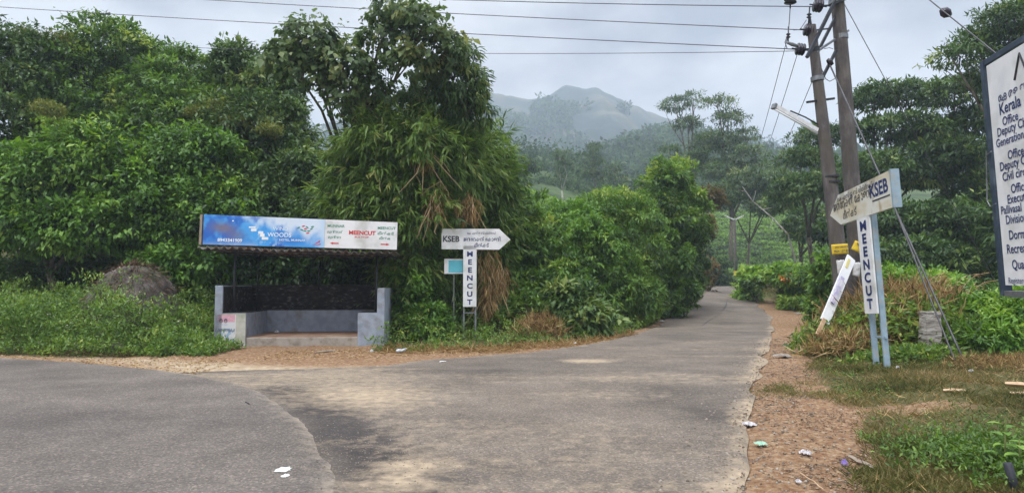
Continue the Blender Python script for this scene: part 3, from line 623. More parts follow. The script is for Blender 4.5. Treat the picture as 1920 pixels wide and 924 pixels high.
# orange blossoms
# right big trees (about 40 m off)
RT = 'tall layered trees on the right'
def layered(label, base, lobes, nc, seed, mat='leaf_dark', L=.34, W=.11, r0=.2, npc=8, Rc=.48, group=RT, name='layered_tree', **kw):
    kw.setdefault('tb', .4)
    return tree(name, label, 'tree', base, lobes, nc, npc, Rc, L, W, mat, r0, group, seed=seed, splits=4, flat=.45, inner=.6, lump=.45, droop=.25, **kw)
layered('airy tree with layered crown just right of the concrete poles', gbase(1660, 42), [pl(1640, 185, 42, 50, 28, 2.2), pl(1700, 175, 42, 40, 22, 2), pl(1670, 240, 41, 70, 32, 2.5), pl(1640, 310, 40, 70, 35, 2.5), pl(1720, 330, 40, 60, 35, 2.3)], 2000, 51)
layered('dense tree directly left of the office board with a flat top', gbase(1790, 40), [pl(1790, 175, 40, 60, 25, 2.3), pl(1830, 230, 40, 60, 38, 2.5), pl(1780, 290, 39, 70, 38, 2.5), pl(1850, 350, 38, 70, 45, 2.5), pl(1740, 250, 40, 45, 28, 2)], 2400, 52, tb=.36)
layered('high spreading tree whose crown leaves the top right corner', gbase(1900, 34), [pl(1890, 40, 33, 60, 30, 2), pl(1830, 85, 34, 60, 18, 1.8), pl(1930, 90, 33, 60, 25, 2), pl(1785, 110, 34, 35, 13, 1.2), pl(1960, 10, 33, 60, 40, 2), pl(1870, 140, 34, 60, 16, 1.8)], 1500, 53, L=.3, W=.09)
layered('tree behind the two poles with crown below the lamp', gbase(1520, 50), [pl(1500, 300, 50, 40, 24, 2.5), pl(1540, 255, 50, 45, 26, 2.5), pl(1490, 355, 48, 42, 28, 2.5), pl(1560, 340, 47, 60, 40, 2.5)], 1900, 54)
layered('broad low tree closing the view between poles and office board', gbase(1680, 34), [pl(1640, 410, 34, 90, 50, 2.5), pl(1740, 420, 33, 90, 50, 2.5), pl(1830, 430, 33, 80, 50, 2.5), pl(1690, 470, 31, 110, 35, 2), pl(1820, 490, 30, 100, 40, 2)], 3400, 55, L=.28, W=.1, tb=.3)
layered('lower tree with dull crown behind the tea bushes left of the poles', gbase(1500, 60), [pl(1515, 420, 58, 42, 40, 3), pl(1480, 375, 62, 40, 28, 3), pl(1550, 420, 54, 45, 50, 3)], 1500, 56, L=.42, W=.16, tb=.35)
layered('tree hidden mostly behind the office board', gbase(1960, 30), [pl(1940, 250, 30, 70, 70, 2.5), pl(1920, 400, 28, 70, 80, 2.5), pl(1960, 160, 31, 60, 45, 2)], 1500, 57)
# hazy wispy trees
WG = 'wispy tall trees in the haze above the side road'
layered('tall wispy tree at the left of the hazy pair', gbase(1300, 92), [pl(1265, 195, 92, 28, 12, 2), pl(1290, 235, 92, 26, 14, 2), pl(1300, 185, 92, 16, 8, 1.5), pl(1325, 265, 90, 30, 22, 2.5), pl(1255, 285, 92, 22, 9, 2), pl(1310, 300, 88, 40, 22, 3)], 900, 61, 'leaf_grey', .5, .14, .28, Rc=.75, group=WG, tb=.35, name='wispy_tree')
layered('tall wispy tree at the right of the hazy pair', gbase(1370, 88), [pl(1345, 195, 88, 24, 14, 2), pl(1365, 225, 88, 34, 17, 2.5), pl(1400, 250, 88, 22, 9, 2), pl(1350, 265, 88, 36, 26, 3), pl(1395, 295, 86, 46, 30, 3), pl(1430, 320, 84, 32, 20, 3), pl(1350, 320, 86, 40, 26, 3)], 1300, 62, 'leaf_grey', .5, .14, .28, Rc=.75, group=WG, tb=.3, name='wispy_tree')
layered('rounded hazy tree standing over the side road behind the far pole', gbase(1400, 78), [pl(1400, 345, 76, 60, 30, 3.5), pl(1355, 370, 76, 32, 26, 3), pl(1450, 340, 74, 40, 26, 3), pl(1440, 385, 74, 36, 20, 3)], 1500, 63, 'leaf_grey', .45, .15, .16, Rc=.7, group=WG, tb=.3)
SW = 'slim pale trunked trees in the valley'
layered('slim tree with white trunk above the tea field', gbase(1055, 110), [pl(1050, 290, 110, 14, 8, 1.2), pl(1058, 310, 110, 16, 8, 1.2), pl(1048, 328, 110, 12, 6, 1), pl(1068, 335, 110, 10, 5, 1)], 240, 64, 'leaf_grey', .5, .16, .16, Rc=.6, group=SW, bark='bark_pale', tb=.3, name='slim_tree')
layered('slim twin crowned tree left of the hedge peak', gbase(1120, 115), [pl(1112, 275, 115, 13, 9, 1.2), pl(1118, 300, 115, 18, 9, 1.3), pl(1105, 325, 115, 14, 9, 1.2), pl(1130, 330, 115, 16, 9, 1.2)], 300, 65, 'leaf_grey', .5, .16, .14, Rc=.6, group=SW, tb=.25, name='slim_tree')
layered('slim short tree close left of the hedge peak', gbase(1155, 118), [pl(1150, 315, 118, 14, 7, 1.2), pl(1160, 338, 118, 18, 8, 1.3)], 170, 66, 'leaf_grey', .5, .16, .12, Rc=.6, group=SW, tb=.3, name='slim_tree')
layered('grey tree beside the bamboo at the valley edge', gbase(985, 95), [pl(985, 310, 95, 22, 14, 2), pl(970, 335, 95, 22, 16, 2)], 420, 67, 'leaf_grey', .5, .16, .14, Rc=.6, group=SW, tb=.15, name='slim_tree')

# tea bushes : rows that nobody could count
def tea(name, label, region, n, L, W):
    ps = []
    for (x0, x1, y0, y1, gap, ht, cell) in region:
        x = x0 + (x1 - x0) * rng.random(n); y = y0 + (y1 - y0) * rng.random(n)
        warp = y + 1.2 * np.sin(x * .13) + .05 * x + (fbm(x * .15, y * .15, 5) - .5) * 7
        ph = (warp / gap) % 1; rowi = np.floor(warp / gap)
        prof = np.sqrt(np.clip(1 - ((ph - .5) / .34) ** 2, 0, 1)); keep = prof > 0.02
        x, y, prof, rowi, ph = x[keep], y[keep], prof[keep], rowi[keep], ph[keep]
        bump = .8 + .25 * vn(x / cell + rowi * 13.7, rowi * 3.1, 3)
        dep = 1 - .15 * rng.random(len(x))
        z = H(x, y) + ht * (.25 + .75 * prof) * bump * dep
        t = .42 + .7 * (fbm(x * .12, y * .2, 8) - .5) + .22 * rng.normal(size=len(x)) + .2 * (prof - .6)
        Pb = np.stack([x, y, z], 1); k = len(x)
        ps.append(leaves(Pb, rdir(k) * [1, 1, .5] + [0, 0, .25], np.array([0, -.5, 1.0]) + rdir(k) * .6, L * (.6 + .7 * rng.random(k)), W * (.6 + .7 * rng.random(k)), t))
    for (x0, x1, y0, y1, gap, ht, cell) in region:
        gx_, gy_, gf_ = grid(np.arange(x0, x1, .35), np.arange(y0, y1, .16)); warp = gy_ + 1.2 * np.sin(gx_ * .13) + .05 * gx_ + (fbm(gx_ * .15, gy_ * .15, 5) - .5) * 7
        pr = np.sqrt(np.clip(1 - (((warp / gap) % 1 - .5) / .34) ** 2, 0, 1)); gz_ = H(gx_, gy_) + ht * .8 * pr - .15
        V1 = np.stack([gx_, gy_, gz_], 1); T1 = np.concatenate([gf_[:, [0, 1, 2]], gf_[:, [0, 2, 3]]]); ps.append((V1, T1, np.where(pr > .1, .12, 0.)))
    V, Fc, t = join(ps); o = rawmesh(name, V, Fc, M['tea'], attrs={'tint': t}); tag(o, label, 'tea bushes', kind='stuff')
tea('tea_bushes', 'rows of clipped tea bushes on the slope beyond the side road', [(18, 62, 84, 130, 3.0, 1.5, 1.8)], 110000, .36, .24)
tea('tea_bushes', 'bright clipped tea field on the knoll above the hedge', [(-9, 9, 44, 62, 1.6, .9, 1.3)], 60000, .24, .15)

# ---------------------------------------------------------------- mountains
def ridge(name, prof, Y0, Y1, mat, zb, seed, amp, nx=260, ny=60):
    prof = np.array(prof, float); xs_ = np.linspace(prof[0, 0], prof[-1, 0], nx); tops = np.interp(xs_, prof[:, 0], prof[:, 1]) - (fbm(xs_ / 7., xs_ * 0, seed, 4) - .5) * 6 * (amp > 20)
    t = np.linspace(0, 1, ny); V = []
    Yd = Y0 + (Y1 - Y0) * t
    X = np.zeros((ny, nx)); Yg = np.zeros((ny, nx)); Z = np.zeros((ny, nx))
    for j in range(ny):
        X[j] = (xs_ - 960) / F * (Y1 * .35 + Yd[j] * .65); Yg[j] = Yd[j]
    ztop = np.array([P(a, b, Y1)[2] for a, b in zip(xs_, tops)])
    s_ = (t ** .85)[:, None]
    Z = zb + (ztop[None] - zb) * s_
    nz = (fbm(X / 45., Yg / 60., seed, 5) - .5) * amp * np.sin(np.pi * np.clip(s_, 0, 1)) ** .6
    gully = np.abs(fbm(X / 70. + 9, Yg / 160., seed + 9, 3) - .5) * amp * 1.2 * np.sin(np.pi * s_)
    Z = Z + nz - gully * 1.7 + (fbm(X / 14., Yg / 14., seed + 4, 3) - .5) * amp * .16
    back = Z[-1] - 60; X = np.vstack([X, X[-1:]]); Yg = np.vstack([Yg, Yg[-1:] + 90]); Z = np.vstack([Z, back[None]])
    ny += 1
    i = np.arange((ny - 1) * nx).reshape(ny - 1, nx)[:, :-1].ravel()
    o = rawmesh(name, np.stack([X.ravel(), Yg.ravel(), Z.ravel()], 1), np.stack([i, i + 1, i + 1 + nx, i + nx], 1), mat, smooth=True)
    tag(o, kind='structure'); return X, Yg, Z
M['mount'] = surf('grassy mountain', [(.010, .02, .016), (.022, .036, .022), (.055, .06, .036), (.11, .10, .062)], .016, .95, detail=12, c2=(.012, .026, .018), s2=.025, lo=.40, hi=.60)
M['mount2'] = surf('forested hill', [(.015, .032, .014), (.025, .048, .018), (.045, .07, .025)], .03, .95, detail=9)
mX, mY, mZ = ridge('mountain', [(300, 330), (600, 235), (820, 185), (900, 172), (930, 176), (965, 184), (1000, 186), (1022, 180), (1045, 172), (1052, 165), (1068, 161), (1090, 165), (1126, 167), (1142, 175), (1172, 190), (1222, 210), (1250, 222), (1300, 243), (1400, 268), (1480, 292), (1650, 300), (2000, 290), (2400, 330)], 420, 800, M['mount'], 40, 3, 30)
hX, hY, hZ = ridge('forest_hill', [(500, 330), (800, 365), (930, 360), (1000, 350), (1090, 325), (1130, 308), (1170, 288), (1230, 272), (1290, 268), (1350, 288), (1450, 320), (1600, 330), (2100, 320)], 230, 390, M['mount2'], 34, 13, 16)
# forest canopy on both : a far-off wood reading as one mass
def forest(name, label, X, Y, Z, n, dens, th, sz, hgt, seed, lmax=1.0):
    fi = rng.integers(0, X.shape[0] - 2, n * 6); fj = rng.integers(0, X.shape[1] - 1, n * 6)
    u, v = rng.random(n * 6), rng.random(n * 6)
    x = X[fi, fj] * (1 - u) + X[fi, fj + 1] * u; y = Y[fi, fj] * (1 - v) + Y[fi + 1, fj] * v
    z = (Z[fi, fj] * (1 - u) + Z[fi, fj + 1] * u) * (1 - v) + (Z[fi + 1, fj] * (1 - u) + Z[fi + 1, fj + 1] * u) * v
    k = fbm(x / dens, y / dens, seed) > th; x, y, z = x[k][:n], y[k][:n], z[k][:n]
    m = len(x); ct = rng.random(m); npc = 34; idx = np.repeat(np.arange(m), npc); q = len(idx)
    hh = (hgt * (.6 + .8 * rng.random(m)))[idx]; d = rdir(q); r = hh * .36
    Pb = np.stack([x[idx], y[idx], z[idx] + hh * .55], 1) + d * r[:, None] * [1, 1, 1.25]
    V, Fc, t = leaves(Pb, rdir(q), d + rdir(q) * .5, sz * (.6 + .8 * rng.random(q)), sz * .6, ct[idx] * .6 + .4 * rng.random(q))
    o = rawmesh(name, V, Fc, M['far_leaf'], attrs={'tint': t}); tag(o, label, 'forest', kind='stuff')
forest('forest', 'hazy forest covering the nearer hill below the mountain', hX, hY, hZ, 5200, 55, .36, 2.4, 9, 31)
forest('forest', 'faint patches of trees on the misty mountain flank', mX[:44], mY[:44], mZ[:44], 3600, 90, .49, 4.0, 11, 41)
vx = rng.uniform(-40, 70, 9000); vy = rng.uniform(128, 240, 9000); kk = fbm(vx / 9, vy / 12, 79) > .48; vx, vy = vx[kk], vy[kk]
C = np.stack([vx, vy, H(vx, vy) + .5], 1); V, Fc, t = clumps(C, norm(rdir(len(C)) + [0, 0, 1]), 9, 1.4, .9, .5, tb=.45, tv=.25)
tag(rawmesh('valley_scrub', V, Fc, M['far_leaf'], attrs={'tint': t}), 'rough scrub and tea patches on the pale slope above the hedge', 'scrub', kind='stuff')
# valley trees between the tea field and the hill
vx = rng.uniform(-30, 60, 5000); vy = rng.uniform(135, 235, 5000); kk = fbm(vx / 18, vy / 14, 77) > .60; vx, vy = vx[kk][:170], vy[kk][:170]
q = len(vx); idx = np.repeat(np.arange(q), 60); d = rdir(len(idx)); hh = (6 * (.6 + .7 * rng.random(q)))[idx]
Pb = np.stack([vx[idx], vy[idx], H(vx, vy)[idx] + hh * .5], 1) + d * (hh * .4)[:, None] * [1, 1, 1.1]
V, Fc, t = leaves(Pb, rdir(len(idx)), d + rdir(len(idx)) * .5, 1.0 * (.6 + .8 * rng.random(len(idx))), .6, rng.random(q)[idx] * .6 + .4 * rng.random(len(idx)))
tag(rawmesh('valley_woods', V, Fc, M['far_leaf'], attrs={'tint': t}), 'scrubby woods on the hazy valley slope behind the hedge', 'woods', kind='stuff')
M['needle'] = leaf_mat('dead needles', [(.07, .045, .03), (.14, .09, .06), (.22, .15, .10), (.36, .28, .20)], trans=.1, rough=.8, spec=.2)
# ---------------------------------------------------------------- undergrowth
def cover(name, label, cat, x, y, hfun, npc, Rc, L, W, mat, droop=.1, tb=.45, tv=.25, aout=.7, flat=.7, kind='stuff', z0=.1, tpatch=True):
    z = H(x, y) + hfun * (z0 + (1 - z0) * rng.random(len(x)) ** .6)
    C = np.stack([x, y, z], 1); O = norm(rdir(len(x)) * .6 + [0, -.15, .8])
    V, Fc, t = clumps(C, O, npc, Rc, L, W, droop=droop, tb=tb, tv=tv, aout=aout, flat=flat)
    if tpatch: t = np.clip(t + .35 * (np.repeat(np.repeat(fbm(x * .8, y * .8, 12), npc), 4) - .5), 0, 1)
    o = rawmesh(name, V, Fc, M[mat], attrs={'tint': t}); tag(o, label, cat, kind=kind); return o
# left verge weeds
n = 9500; x = rng.uniform(-19, -6.2, n); y = rng.uniform(14.6, 22, n)
yf = np.interp(x, [-40, -12, -6.5, -5.8], [25, 15.7, 15.1, 15.0]) + (fbm(x * 1.5, x * 0, 5) - .5) * .9
shel = ((x > -8.2) & (y > 17.6)) | (x > -6.9); k = (y > yf) & ~shel & (rng.random(n) < np.where(y > 19, .55, 1)); x, y, yf = x[k], y[k], yf[k]
hh = (.22 + .75 * sst(y - yf, 0, 1.1)) * (.55 + .9 * fbm(x * .9, y * .9, 15)) * (.45 + 1.4 * fbm(x * 1.4, y * 1.4, 17)) * np.interp(x, [-16, -11.5, -9.6, -8.4, -7.3, -6.6], [1.1, 1.1, 1.15, .75, .2, 0])
cover('weeds', 'green weeds with small flowers covering the left verge around the mound', 'weeds', x, y, hh, 14, .16, .085, .045, 'weed', tb=.45)
tk = rng.random(len(x)) < .10; tx_, ty_, th_ = x[tk], y[tk], hh[tk]
blades('dry_stalks', 'thin brown stalks standing among the left verge weeds', np.repeat(tx_, 2) + rng.normal(size=2 * len(tx_)) * .1, np.repeat(ty_, 2), .55, .012, 'straw', tb=.25, tilt=.25, cat='stalks') if False else None
z = H(tx_, ty_) + th_ * 1.12; C = np.stack([tx_, ty_, z], 1); V, Fc, t = clumps(C, norm(rdir(len(C)) * .5 + [0, 0, 1]), 12, .20, .10, .035, tb=.62, tv=.2, droop=-.3)
tag(rawmesh('tall_weeds', V, Fc, M['weed'], attrs={'tint': t}), 'taller pale green weed tops rising from the left verge', 'weeds', kind='stuff')
# flowers in the weeds
k = rng.random(len(x)) < .06; 
fx, fy, fh = x[k], y[k], hh[k]; C = np.stack([fx, fy, H(fx, fy) + fh * 1.05], 1)
V, Fc, t = clumps(C, norm(rdir(len(C)) + [0, 0, 1]), 3, .05, .03, .028, tb=.8, tv=.3)
M['flower'] = leaf_mat('small flowers', [(.5, .3, .35), (.6, .5, .5), (.65, .62, .5), (.6, .6, .55)])
tag(rawmesh('flowers', V, Fc, M['flower'], attrs={'tint': t}), 'tiny pale flowers dotted over the left verge weeds', 'flowers', kind='stuff')
# strip of weeds and grass along the left edge of the side road
n = 15000; x = rng.uniform(-3.6, 16, n); y = rng.uniform(15.6, 62, n)
c = np.interp(x, [-3.6, -2.2, -.5, 1.5, 4, 6, 9, 12], [16.6, 16.6, 17.2, 18.9, 22.8, 28.6, 38, 47.5]) + (fbm(x * 1.2, y * 0, 25) - .5) * 1.2
d = y - c; k = (d > 0) & (d < 7 + y * .05) & ((x > -3.3) | (y < 17.5)) & (x < xl(y) - .25); x, y, d = x[k], y[k], d[k]
hh = (.12 + .65 * sst(d, 0, 2.5)) * (.4 + 1.1 * fbm(x * .8, y * .8, 35)) * (1 - .6 * np.exp(-((x + 1.3) / .8) ** 2) * (y < 20.4))
far_ = y > 26
cover('weeds', 'mixed green weeds along the left edge of the side road', 'weeds', x[~far_], y[~far_], hh[~far_], 14, .17, .10, .04, 'weed', tb=.38)
cover('tall_grass', 'lush tall grass below the hedge where the side road narrows', 'grass', x[far_], y[far_], hh[far_] * 1.35, 14, .25, .26, .03, 'weed', tb=.5, droop=-.3)
# broad undergrowth under left trees
n = 5000; x = rng.uniform(-26, -2, n); y = rng.uniform(20.9, 27, n); k = ~((x > -8.2) & (x < -3.1) & (y < 21.2)); x, y = x[k], y[k]
cover('undergrowth', 'shady undergrowth below the left trees', 'undergrowth', x, y, .7 * (.5 + fbm(x, y, 4)), 12, .22, .13, .06, 'leaf_dark', tb=.3)
# bank cover between bamboo and tea field
n = 9000; x = rng.uniform(-8, 10, n); y = rng.uniform(21, 46, n); k = x < xl(y) - 2.2; x, y = x[k], y[k]
cover('bank_creeper', 'creepers and ferns covering the bank below the tea knoll', 'creeper', x, y, .9 * (.4 + fbm(x * .6, y * .6, 4)), 12, .3, .17, .08, 'leaf', tb=.4)
# right far verge
n = 7000; y = rng.uniform(15, 62, n); x = xr(y) + rng.uniform(.5, 14, n)
wd = np.interp(y, [15, 20, 30, 45, 60], [2.2, 2.6, 1.9, .9, .5]) + (fbm(x * .8, y * .4, 55) - .5) * 1.0
d = x - xr(y) - wd; k = (d > 0) & ((y > 17.5) | (x > 9.5)); x, y, d = x[k], y[k], d[k]
hh = (.15 + .35 * sst(d, 0, 2)) * (.5 + fbm(x * .7, y * .7, 56))
cover('tall_grass', 'coarse verge grass on the right of the side road up to the poles', 'grass', x, y, hh, 12, .22, .17, .022, 'grass', tb=.42, droop=-.35)
n = 9000; x = rng.uniform(9, 46, n); y = rng.uniform(20, 80, n); k = x > xr(y) + 5; x, y = x[k], y[k]
cover('undergrowth', 'leafy undergrowth below the tall right trees', 'undergrowth', x, y, 1.5 * (.4 + fbm(x * .3, y * .3, 57)), 12, .4, .26, .11, 'leaf', tb=.3)

# foreground grass on the right : matted blades
def blades(name, label, x, y, L, W, mat, tb=.45, tilt=.9, zoff=0, tv=.2, cat='grass'):
    k = len(x); D = rdir(k) * [1, 1, .3] * tilt + [0, 0, .55]; N = rdir(k)
    t = tb + tv * rng.normal(size=k) + 1.1 * (fbm(x * .9, y * .9, 91) - .5)
    L = L * (.55 + 1.3 * fbm(x * 2.1, y * 2.1, 97))
    P0 = np.stack([x, y, H(x, y) + near_rough(x, y) + zoff - .005], 1)
    V, Fc, tt_ = leaves(P0, D, N, L * (.5 + rng.random(k)), W * (.6 + .8 * rng.random(k)), t, fold=.1)
    o = rawmesh(name, V, Fc, M[mat], attrs={'tint': tt_}); return tag(o, label, cat, kind='stuff')
n = 420000; y = rng.uniform(4.3, 17.5, n); x = rng.uniform(1.5, 14, n)
ga = grass_amount(x, y) * (.12 + 1.2 * sst(fbm(x * 1.3, y * 1.3, 92, 5), .42, .60)) ; k = (rng.random(n) < ga) & (x < y * .80 + 1)
blades('grass', 'matted short grass over the red soil of the right verge', x[k], y[k], .085, .0085, 'grass', tb=.42)
n = 30000; y = rng.uniform(4.3, 17, n); x = rng.uniform(1.6, 13, n); ga = grass_amount(x, y) * (sst(fbm(x * .9 + 40, y * .9, 95), .62, .70) * .5 + gauss(x, y, 1870, 835, .7, .9, .7) + gauss(x, y, 1720, 695, 1.6, .8, .6) + gauss(x, y, 1560, 740, .5, .8, .5)); k = (rng.random(n) < ga)
cover('clover', 'patches of small leafy weeds in the right verge grass', 'weeds', x[k], y[k], .10 + 0 * x[k], 5, .05, .03, .02, 'weed', tb=.3)
n = 16000; y = rng.uniform(4.3, 16, n); x = rng.uniform(2, 12, n); k = rng.random(n) < grass_amount(x, y) * .7
blades('straw', 'dead straw bits scattered in the verge grass', x[k], y[k], .11, .006, 'straw', tb=.45, tilt=1.6, zoff=.012, cat='straw')
# leaf litter and chips on the shoulders
def litter_bits(name, label, x, y, L, W, mat, tb, zoff=.004, cat='litter', up=.12):
    k = len(x); D = rdir(k) * [1, 1, up]; N = rdir(k) * .5 + [0, 0, 1.0]
    zr = np.maximum(H(x, y) + near_rough(x, y), np.where((x > xl(y)) & (x < xr(y)), H(x, y) + .02, -9))
    V, Fc, t = leaves(np.stack([x, y, zr + zoff], 1), D, N, L * (.5 + rng.random(k)), W * (.5 + rng.random(k)), tb + .25 * rng.normal(size=k), fold=.25)
    return tag(rawmesh(name, V, Fc, M[mat], attrs={'tint': t}), label, cat, kind='stuff')
n = 26000; y = 4.3 + 18 * rng.random(n) ** 1.4; x = xr(y) + rng.normal(.7, .7, n); k = (x > xr(y) - .25 + .3 * rng.random(n)) & (rng.random(n) < .08 + sst(fbm(x * 1.4, y * 1.4, 66), .46, .62)); x, y = x[k], y[k]
litter_bits('leaf_litter', 'dry leaf bits and chips on the right dirt shoulder', x, y, .030, .013, 'needle', .55)
n = 11000; x = rng.uniform(-19, 3, n); yy = np.where(x < -5.6, edge_dist_far(x) + rng.random(n) ** 1.2 * 2.3, 0); yy = np.where(x >= -5.6, np.interp(x, [-5.6, -3.2, -.9, 1.6, 3], [14.4, 15.3, 15.6, 17.6, 20]) + rng.random(n) ** .8 * 2.4, yy)
litter_bits('leaf_litter', 'dry leaves along the far edge of the junction in front of the shelter', x, yy, .05, .025, 'straw', .5)
n = 3500; x = rng.uniform(-3.2, 4, n); y = np.interp(x, [-3.2, -.5, 1.5, 4], [16.2, 16.1, 17.8, 22]) + rng.random(n) * 1.6
litter_bits('dead_grass', 'flattened dead grass in front of the white arrow sign', x, y, .22, .012, 'straw', .55, zoff=.03, cat='dead grass', up=.6)
def gravel(name, label, x, y, smin, smax, zoff=0):
    k = len(x); oc = np.array([[1, 0, 0], [-1, 0, 0], [0, 1, 0], [0, -1, 0], [0, 0, .7], [0, 0, -.7]], float)
    s_ = (smin + (smax - smin) * rng.random(k) ** 3)[:, None, None]
    a = rng.random(k) * 6.28; c_, s2 = np.cos(a), np.sin(a)
    V = oc[None] * (.6 + .8 * rng.random((k, 6, 1))) * s_; X = V[..., 0] * c_[:, None] - V[..., 1] * s2[:, None]; Y = V[..., 0] * s2[:, None] + V[..., 1] * c_[:, None]
    zr = np.maximum(H(x, y) + near_rough(x, y), np.where((x > xl(y)) & (x < xr(y)), H(x, y) + .02, -9)); zr = np.where((x < -1.2) & (y < edge_dist_far(x)), .046, zr)
    V = np.stack([X + x[:, None], Y + y[:, None], V[..., 2] + zr[:, None] + zoff], -1).reshape(-1, 3)
    f = np.array([[0, 2, 4], [2, 1, 4], [1, 3, 4], [3, 0, 4], [2, 0, 5], [1, 2, 5], [3, 1, 5], [0, 3, 5]])
    Fc = (np.arange(k)[:, None, None] * 6 + f[None]).reshape(-1, 3)
    return tag(rawmesh(name, V, Fc, M['pebble'], attrs={'tint': np.repeat(rng.random(k), 6)}), label, 'gravel', kind='stuff')
M['pebble'] = leaf_mat('gravel stone', [(.10, .085, .07), (.19, .15, .115), (.26, .215, .17), (.36, .32, .27)], trans=0, rough=.9, spec=.2)
n = 9000; y = 4.4 + 16 * rng.random(n) ** 1.5; x = xr(y) + rng.normal(.35, .5, n)
gravel('gravel', 'loose stones on the right shoulder and road edge', x, y, .003, .022)
n = 9000; q = rng.random(n); x = np.where(q < .6, G(600, 715)[0] + rng.normal(0, 2.4, n), G(760, 880)[0] + rng.normal(-.2, .7, n)); y = np.where(q < .6, G(600, 715)[1] + rng.normal(0, 1.2, n), G(760, 880)[1] + rng.normal(.6, .8, n))
gravel('gravel', 'loose grit in the sandy patch between the two roads', x, y, .002, .009)

# earth mound
c = P(262, 600, 18.0); mr_ = MB(); nu, nv = 46, 22; V = []; Fs = []
for j in range(nv + 1):
    for i_ in range(nu):
        a = 2 * math.pi * i_ / nu; ph = j / nv * math.pi / 2
        r_ = math.cos(ph) ** .8; q = 1 + .5 * (float(vn(math.cos(a) * 1.6 + 5, math.sin(a) * 1.6 + ph * 2, 2)) - .5) + .22 * (float(vn(math.cos(a) * 6 + 5, math.sin(a) * 6 + ph * 7, 4)) - .5)
        V.append((1.12 * r_ * math.cos(a) * q + .12 * math.sin(ph), .9 * r_ * math.sin(a) * q, 2.2 * math.sin(ph) ** .9 * (.9 + .1 * q) - .1))
for j in range(nv):
    for i_ in range(nu): i2 = (i_ + 1) % nu; Fs.append([j * nu + i_, j * nu + i2, (j + 1) * nu + i2, (j + 1) * nu + i_])
root = empty('earth_mound', (c[0] - .42, 18.2, float(H(c[0], 18.2))), 'brown earth mound topped with dry needles among the left verge weeds', 'mound')
M['mound'] = surf('mound soil', [(.05, .042, .038), (.11, .095, .085), (.18, .165, .15)], 3, .95, bump=1, bscale=9, c2=(.06, .08, .03), s2=1.2)
rawmesh('soil', np.array(V), Fs, M['mound'], root, smooth=True, local=True)
Vm = np.array(V); pk = Vm[rng.integers(nu * 4, len(Vm), 2200)] + rng.normal(size=(2200, 3)) * .05; pk = pk[(pk[:, 2] > .5)]
k = len(pk); sel = rng.random(k) < sst(pk[:, 2] - .55 + pk[:, 0] * -.25, 0, .8); pk = pk[sel]; k = len(pk)
D = norm(pk * [1, 1, .2]) * .8 + rdir(k) * .6 + [0, 0, -.7]
V, Fc, t = leaves(pk, D, norm(pk) + rdir(k) * .4, .15 * (.5 + rng.random(k)), .03, .3 + .25 * rng.normal(size=k)); 
rawmesh('dry_needles', V, Fc, M['needle'], root, attrs={'tint': t}, local=True)

# ---------------------------------------------------------------- lettering
def text(name, s_, mat, parent, loc, size, sx=1.0, bold=0.0, align='LEFT', rot=0, dep=.002, shear=0, sp=1.0):
    cu = bpy.data.curves.new('lettering', 'FONT'); cu.body = s_; cu.size = size; cu.offset = bold * size; cu.align_x = align; cu.extrude = 0; cu.shear = shear; cu.space_character = sp
    cu.resolution_u = 3
    ob = bpy.data.objects.new('lettering', cu); COL.objects.link(ob)
    dg = bpy.context.evaluated_depsgraph_get(); me = bpy.data.meshes.new_from_object(ob.evaluated_get(dg)); bpy.data.objects.remove(ob); bpy.data.curves.remove(cu)
    Mx = Matrix.Translation((loc[0], loc[1], loc[2])) @ Matrix.Rotation(rot, 4, 'Y') @ Matrix.Rotation(R(90), 4, 'X') @ Matrix.Diagonal((sx, 1, 1, 1))
    me.transform(Mx); me.materials.clear(); me.materials.append(M[mat]); me.name = name
    o = bpy.data.objects.new(name, me); COL.objects.link(o); o.parent = parent; return o
class Plane:
    """a flat sheet in the world: local X = u, local Z = v, the face looks along -Y"""
    def __init__(s, O, u, v):
        s.O = np.array(O, float); s.u = norm(np.array(u, float)); v = np.array(v, float); s.v = norm(v - s.u * (v @ s.u)); s.n = np.cross(s.u, s.v)
        m = np.eye(4); m[:3, 0] = s.u; m[:3, 1] = -s.n; m[:3, 2] = s.v; m[:3, 3] = s.O; s.M = Matrix(m.tolist())
    def uv(s, px, py):
        d = ray(px, py); c0 = np.array([0, 0, CAMZ]); t = ((s.O - c0) @ s.n) / (d @ s.n); q = c0 + d * t - s.O; return float(q @ s.u), float(q @ s.v)
def sheet(name, parent, x0, x1, z0, z1, y, nx, nz, fn, mat='print', zl=None):
    """thin printed panel, colour per vertex from fn(s,t); zl lets the two ends differ in height"""
    S_, T_ = np.meshgrid(np.linspace(0, 1, nx), np.linspace(0, 1, nz)); X = x0 + (x1 - x0) * S_
    if zl: za = zl[0] + (zl[2] - zl[0]) * S_; zb_ = zl[1] + (zl[3] - zl[1]) * S_; Z = za + (zb_ - za) * T_
    else: Z = z0 + (z1 - z0) * T_
    i = np.arange((nz - 1) * nx).reshape(nz - 1, nx)[:, :-1].ravel()
    return rawmesh(name, np.stack([X.ravel(), X.ravel() * 0 + y, Z.ravel()], 1), np.stack([i, i + 1, i + 1 + nx, i + nx], 1), M[mat], parent, attrs={'print': fn(S_.ravel(), T_.ravel())}, local=True)

# ---------------------------------------------------------------- bus shelter
A = np.array([(405 - 960) / F * 18.1, 18.1, 0.0]); B = np.array([(722 - 960) / F * 18.5, 18.5, 0.0])
pl_ = Plane(A, B - A, (0, 0, 1)); W_ = float(np.linalg.norm(B - A)); DP = 2.75
sh = empty('bus_shelter', M=pl_.M, label='open grey bus shelter with corrugated roof on the dirt verge', cat='bus shelter')
MB().box((W_ / 2, DP / 2 + .02, .01), (W_ - .02, DP, .42)).build('floor', M['cement'], sh, bevel=.02)
MB().box((W_ / 2, DP / 2 + .05, .2225), (W_ - .1, DP - .12, .015)).build('floor_finish', M['floor_red'], sh)
fl = .23; bt = .865
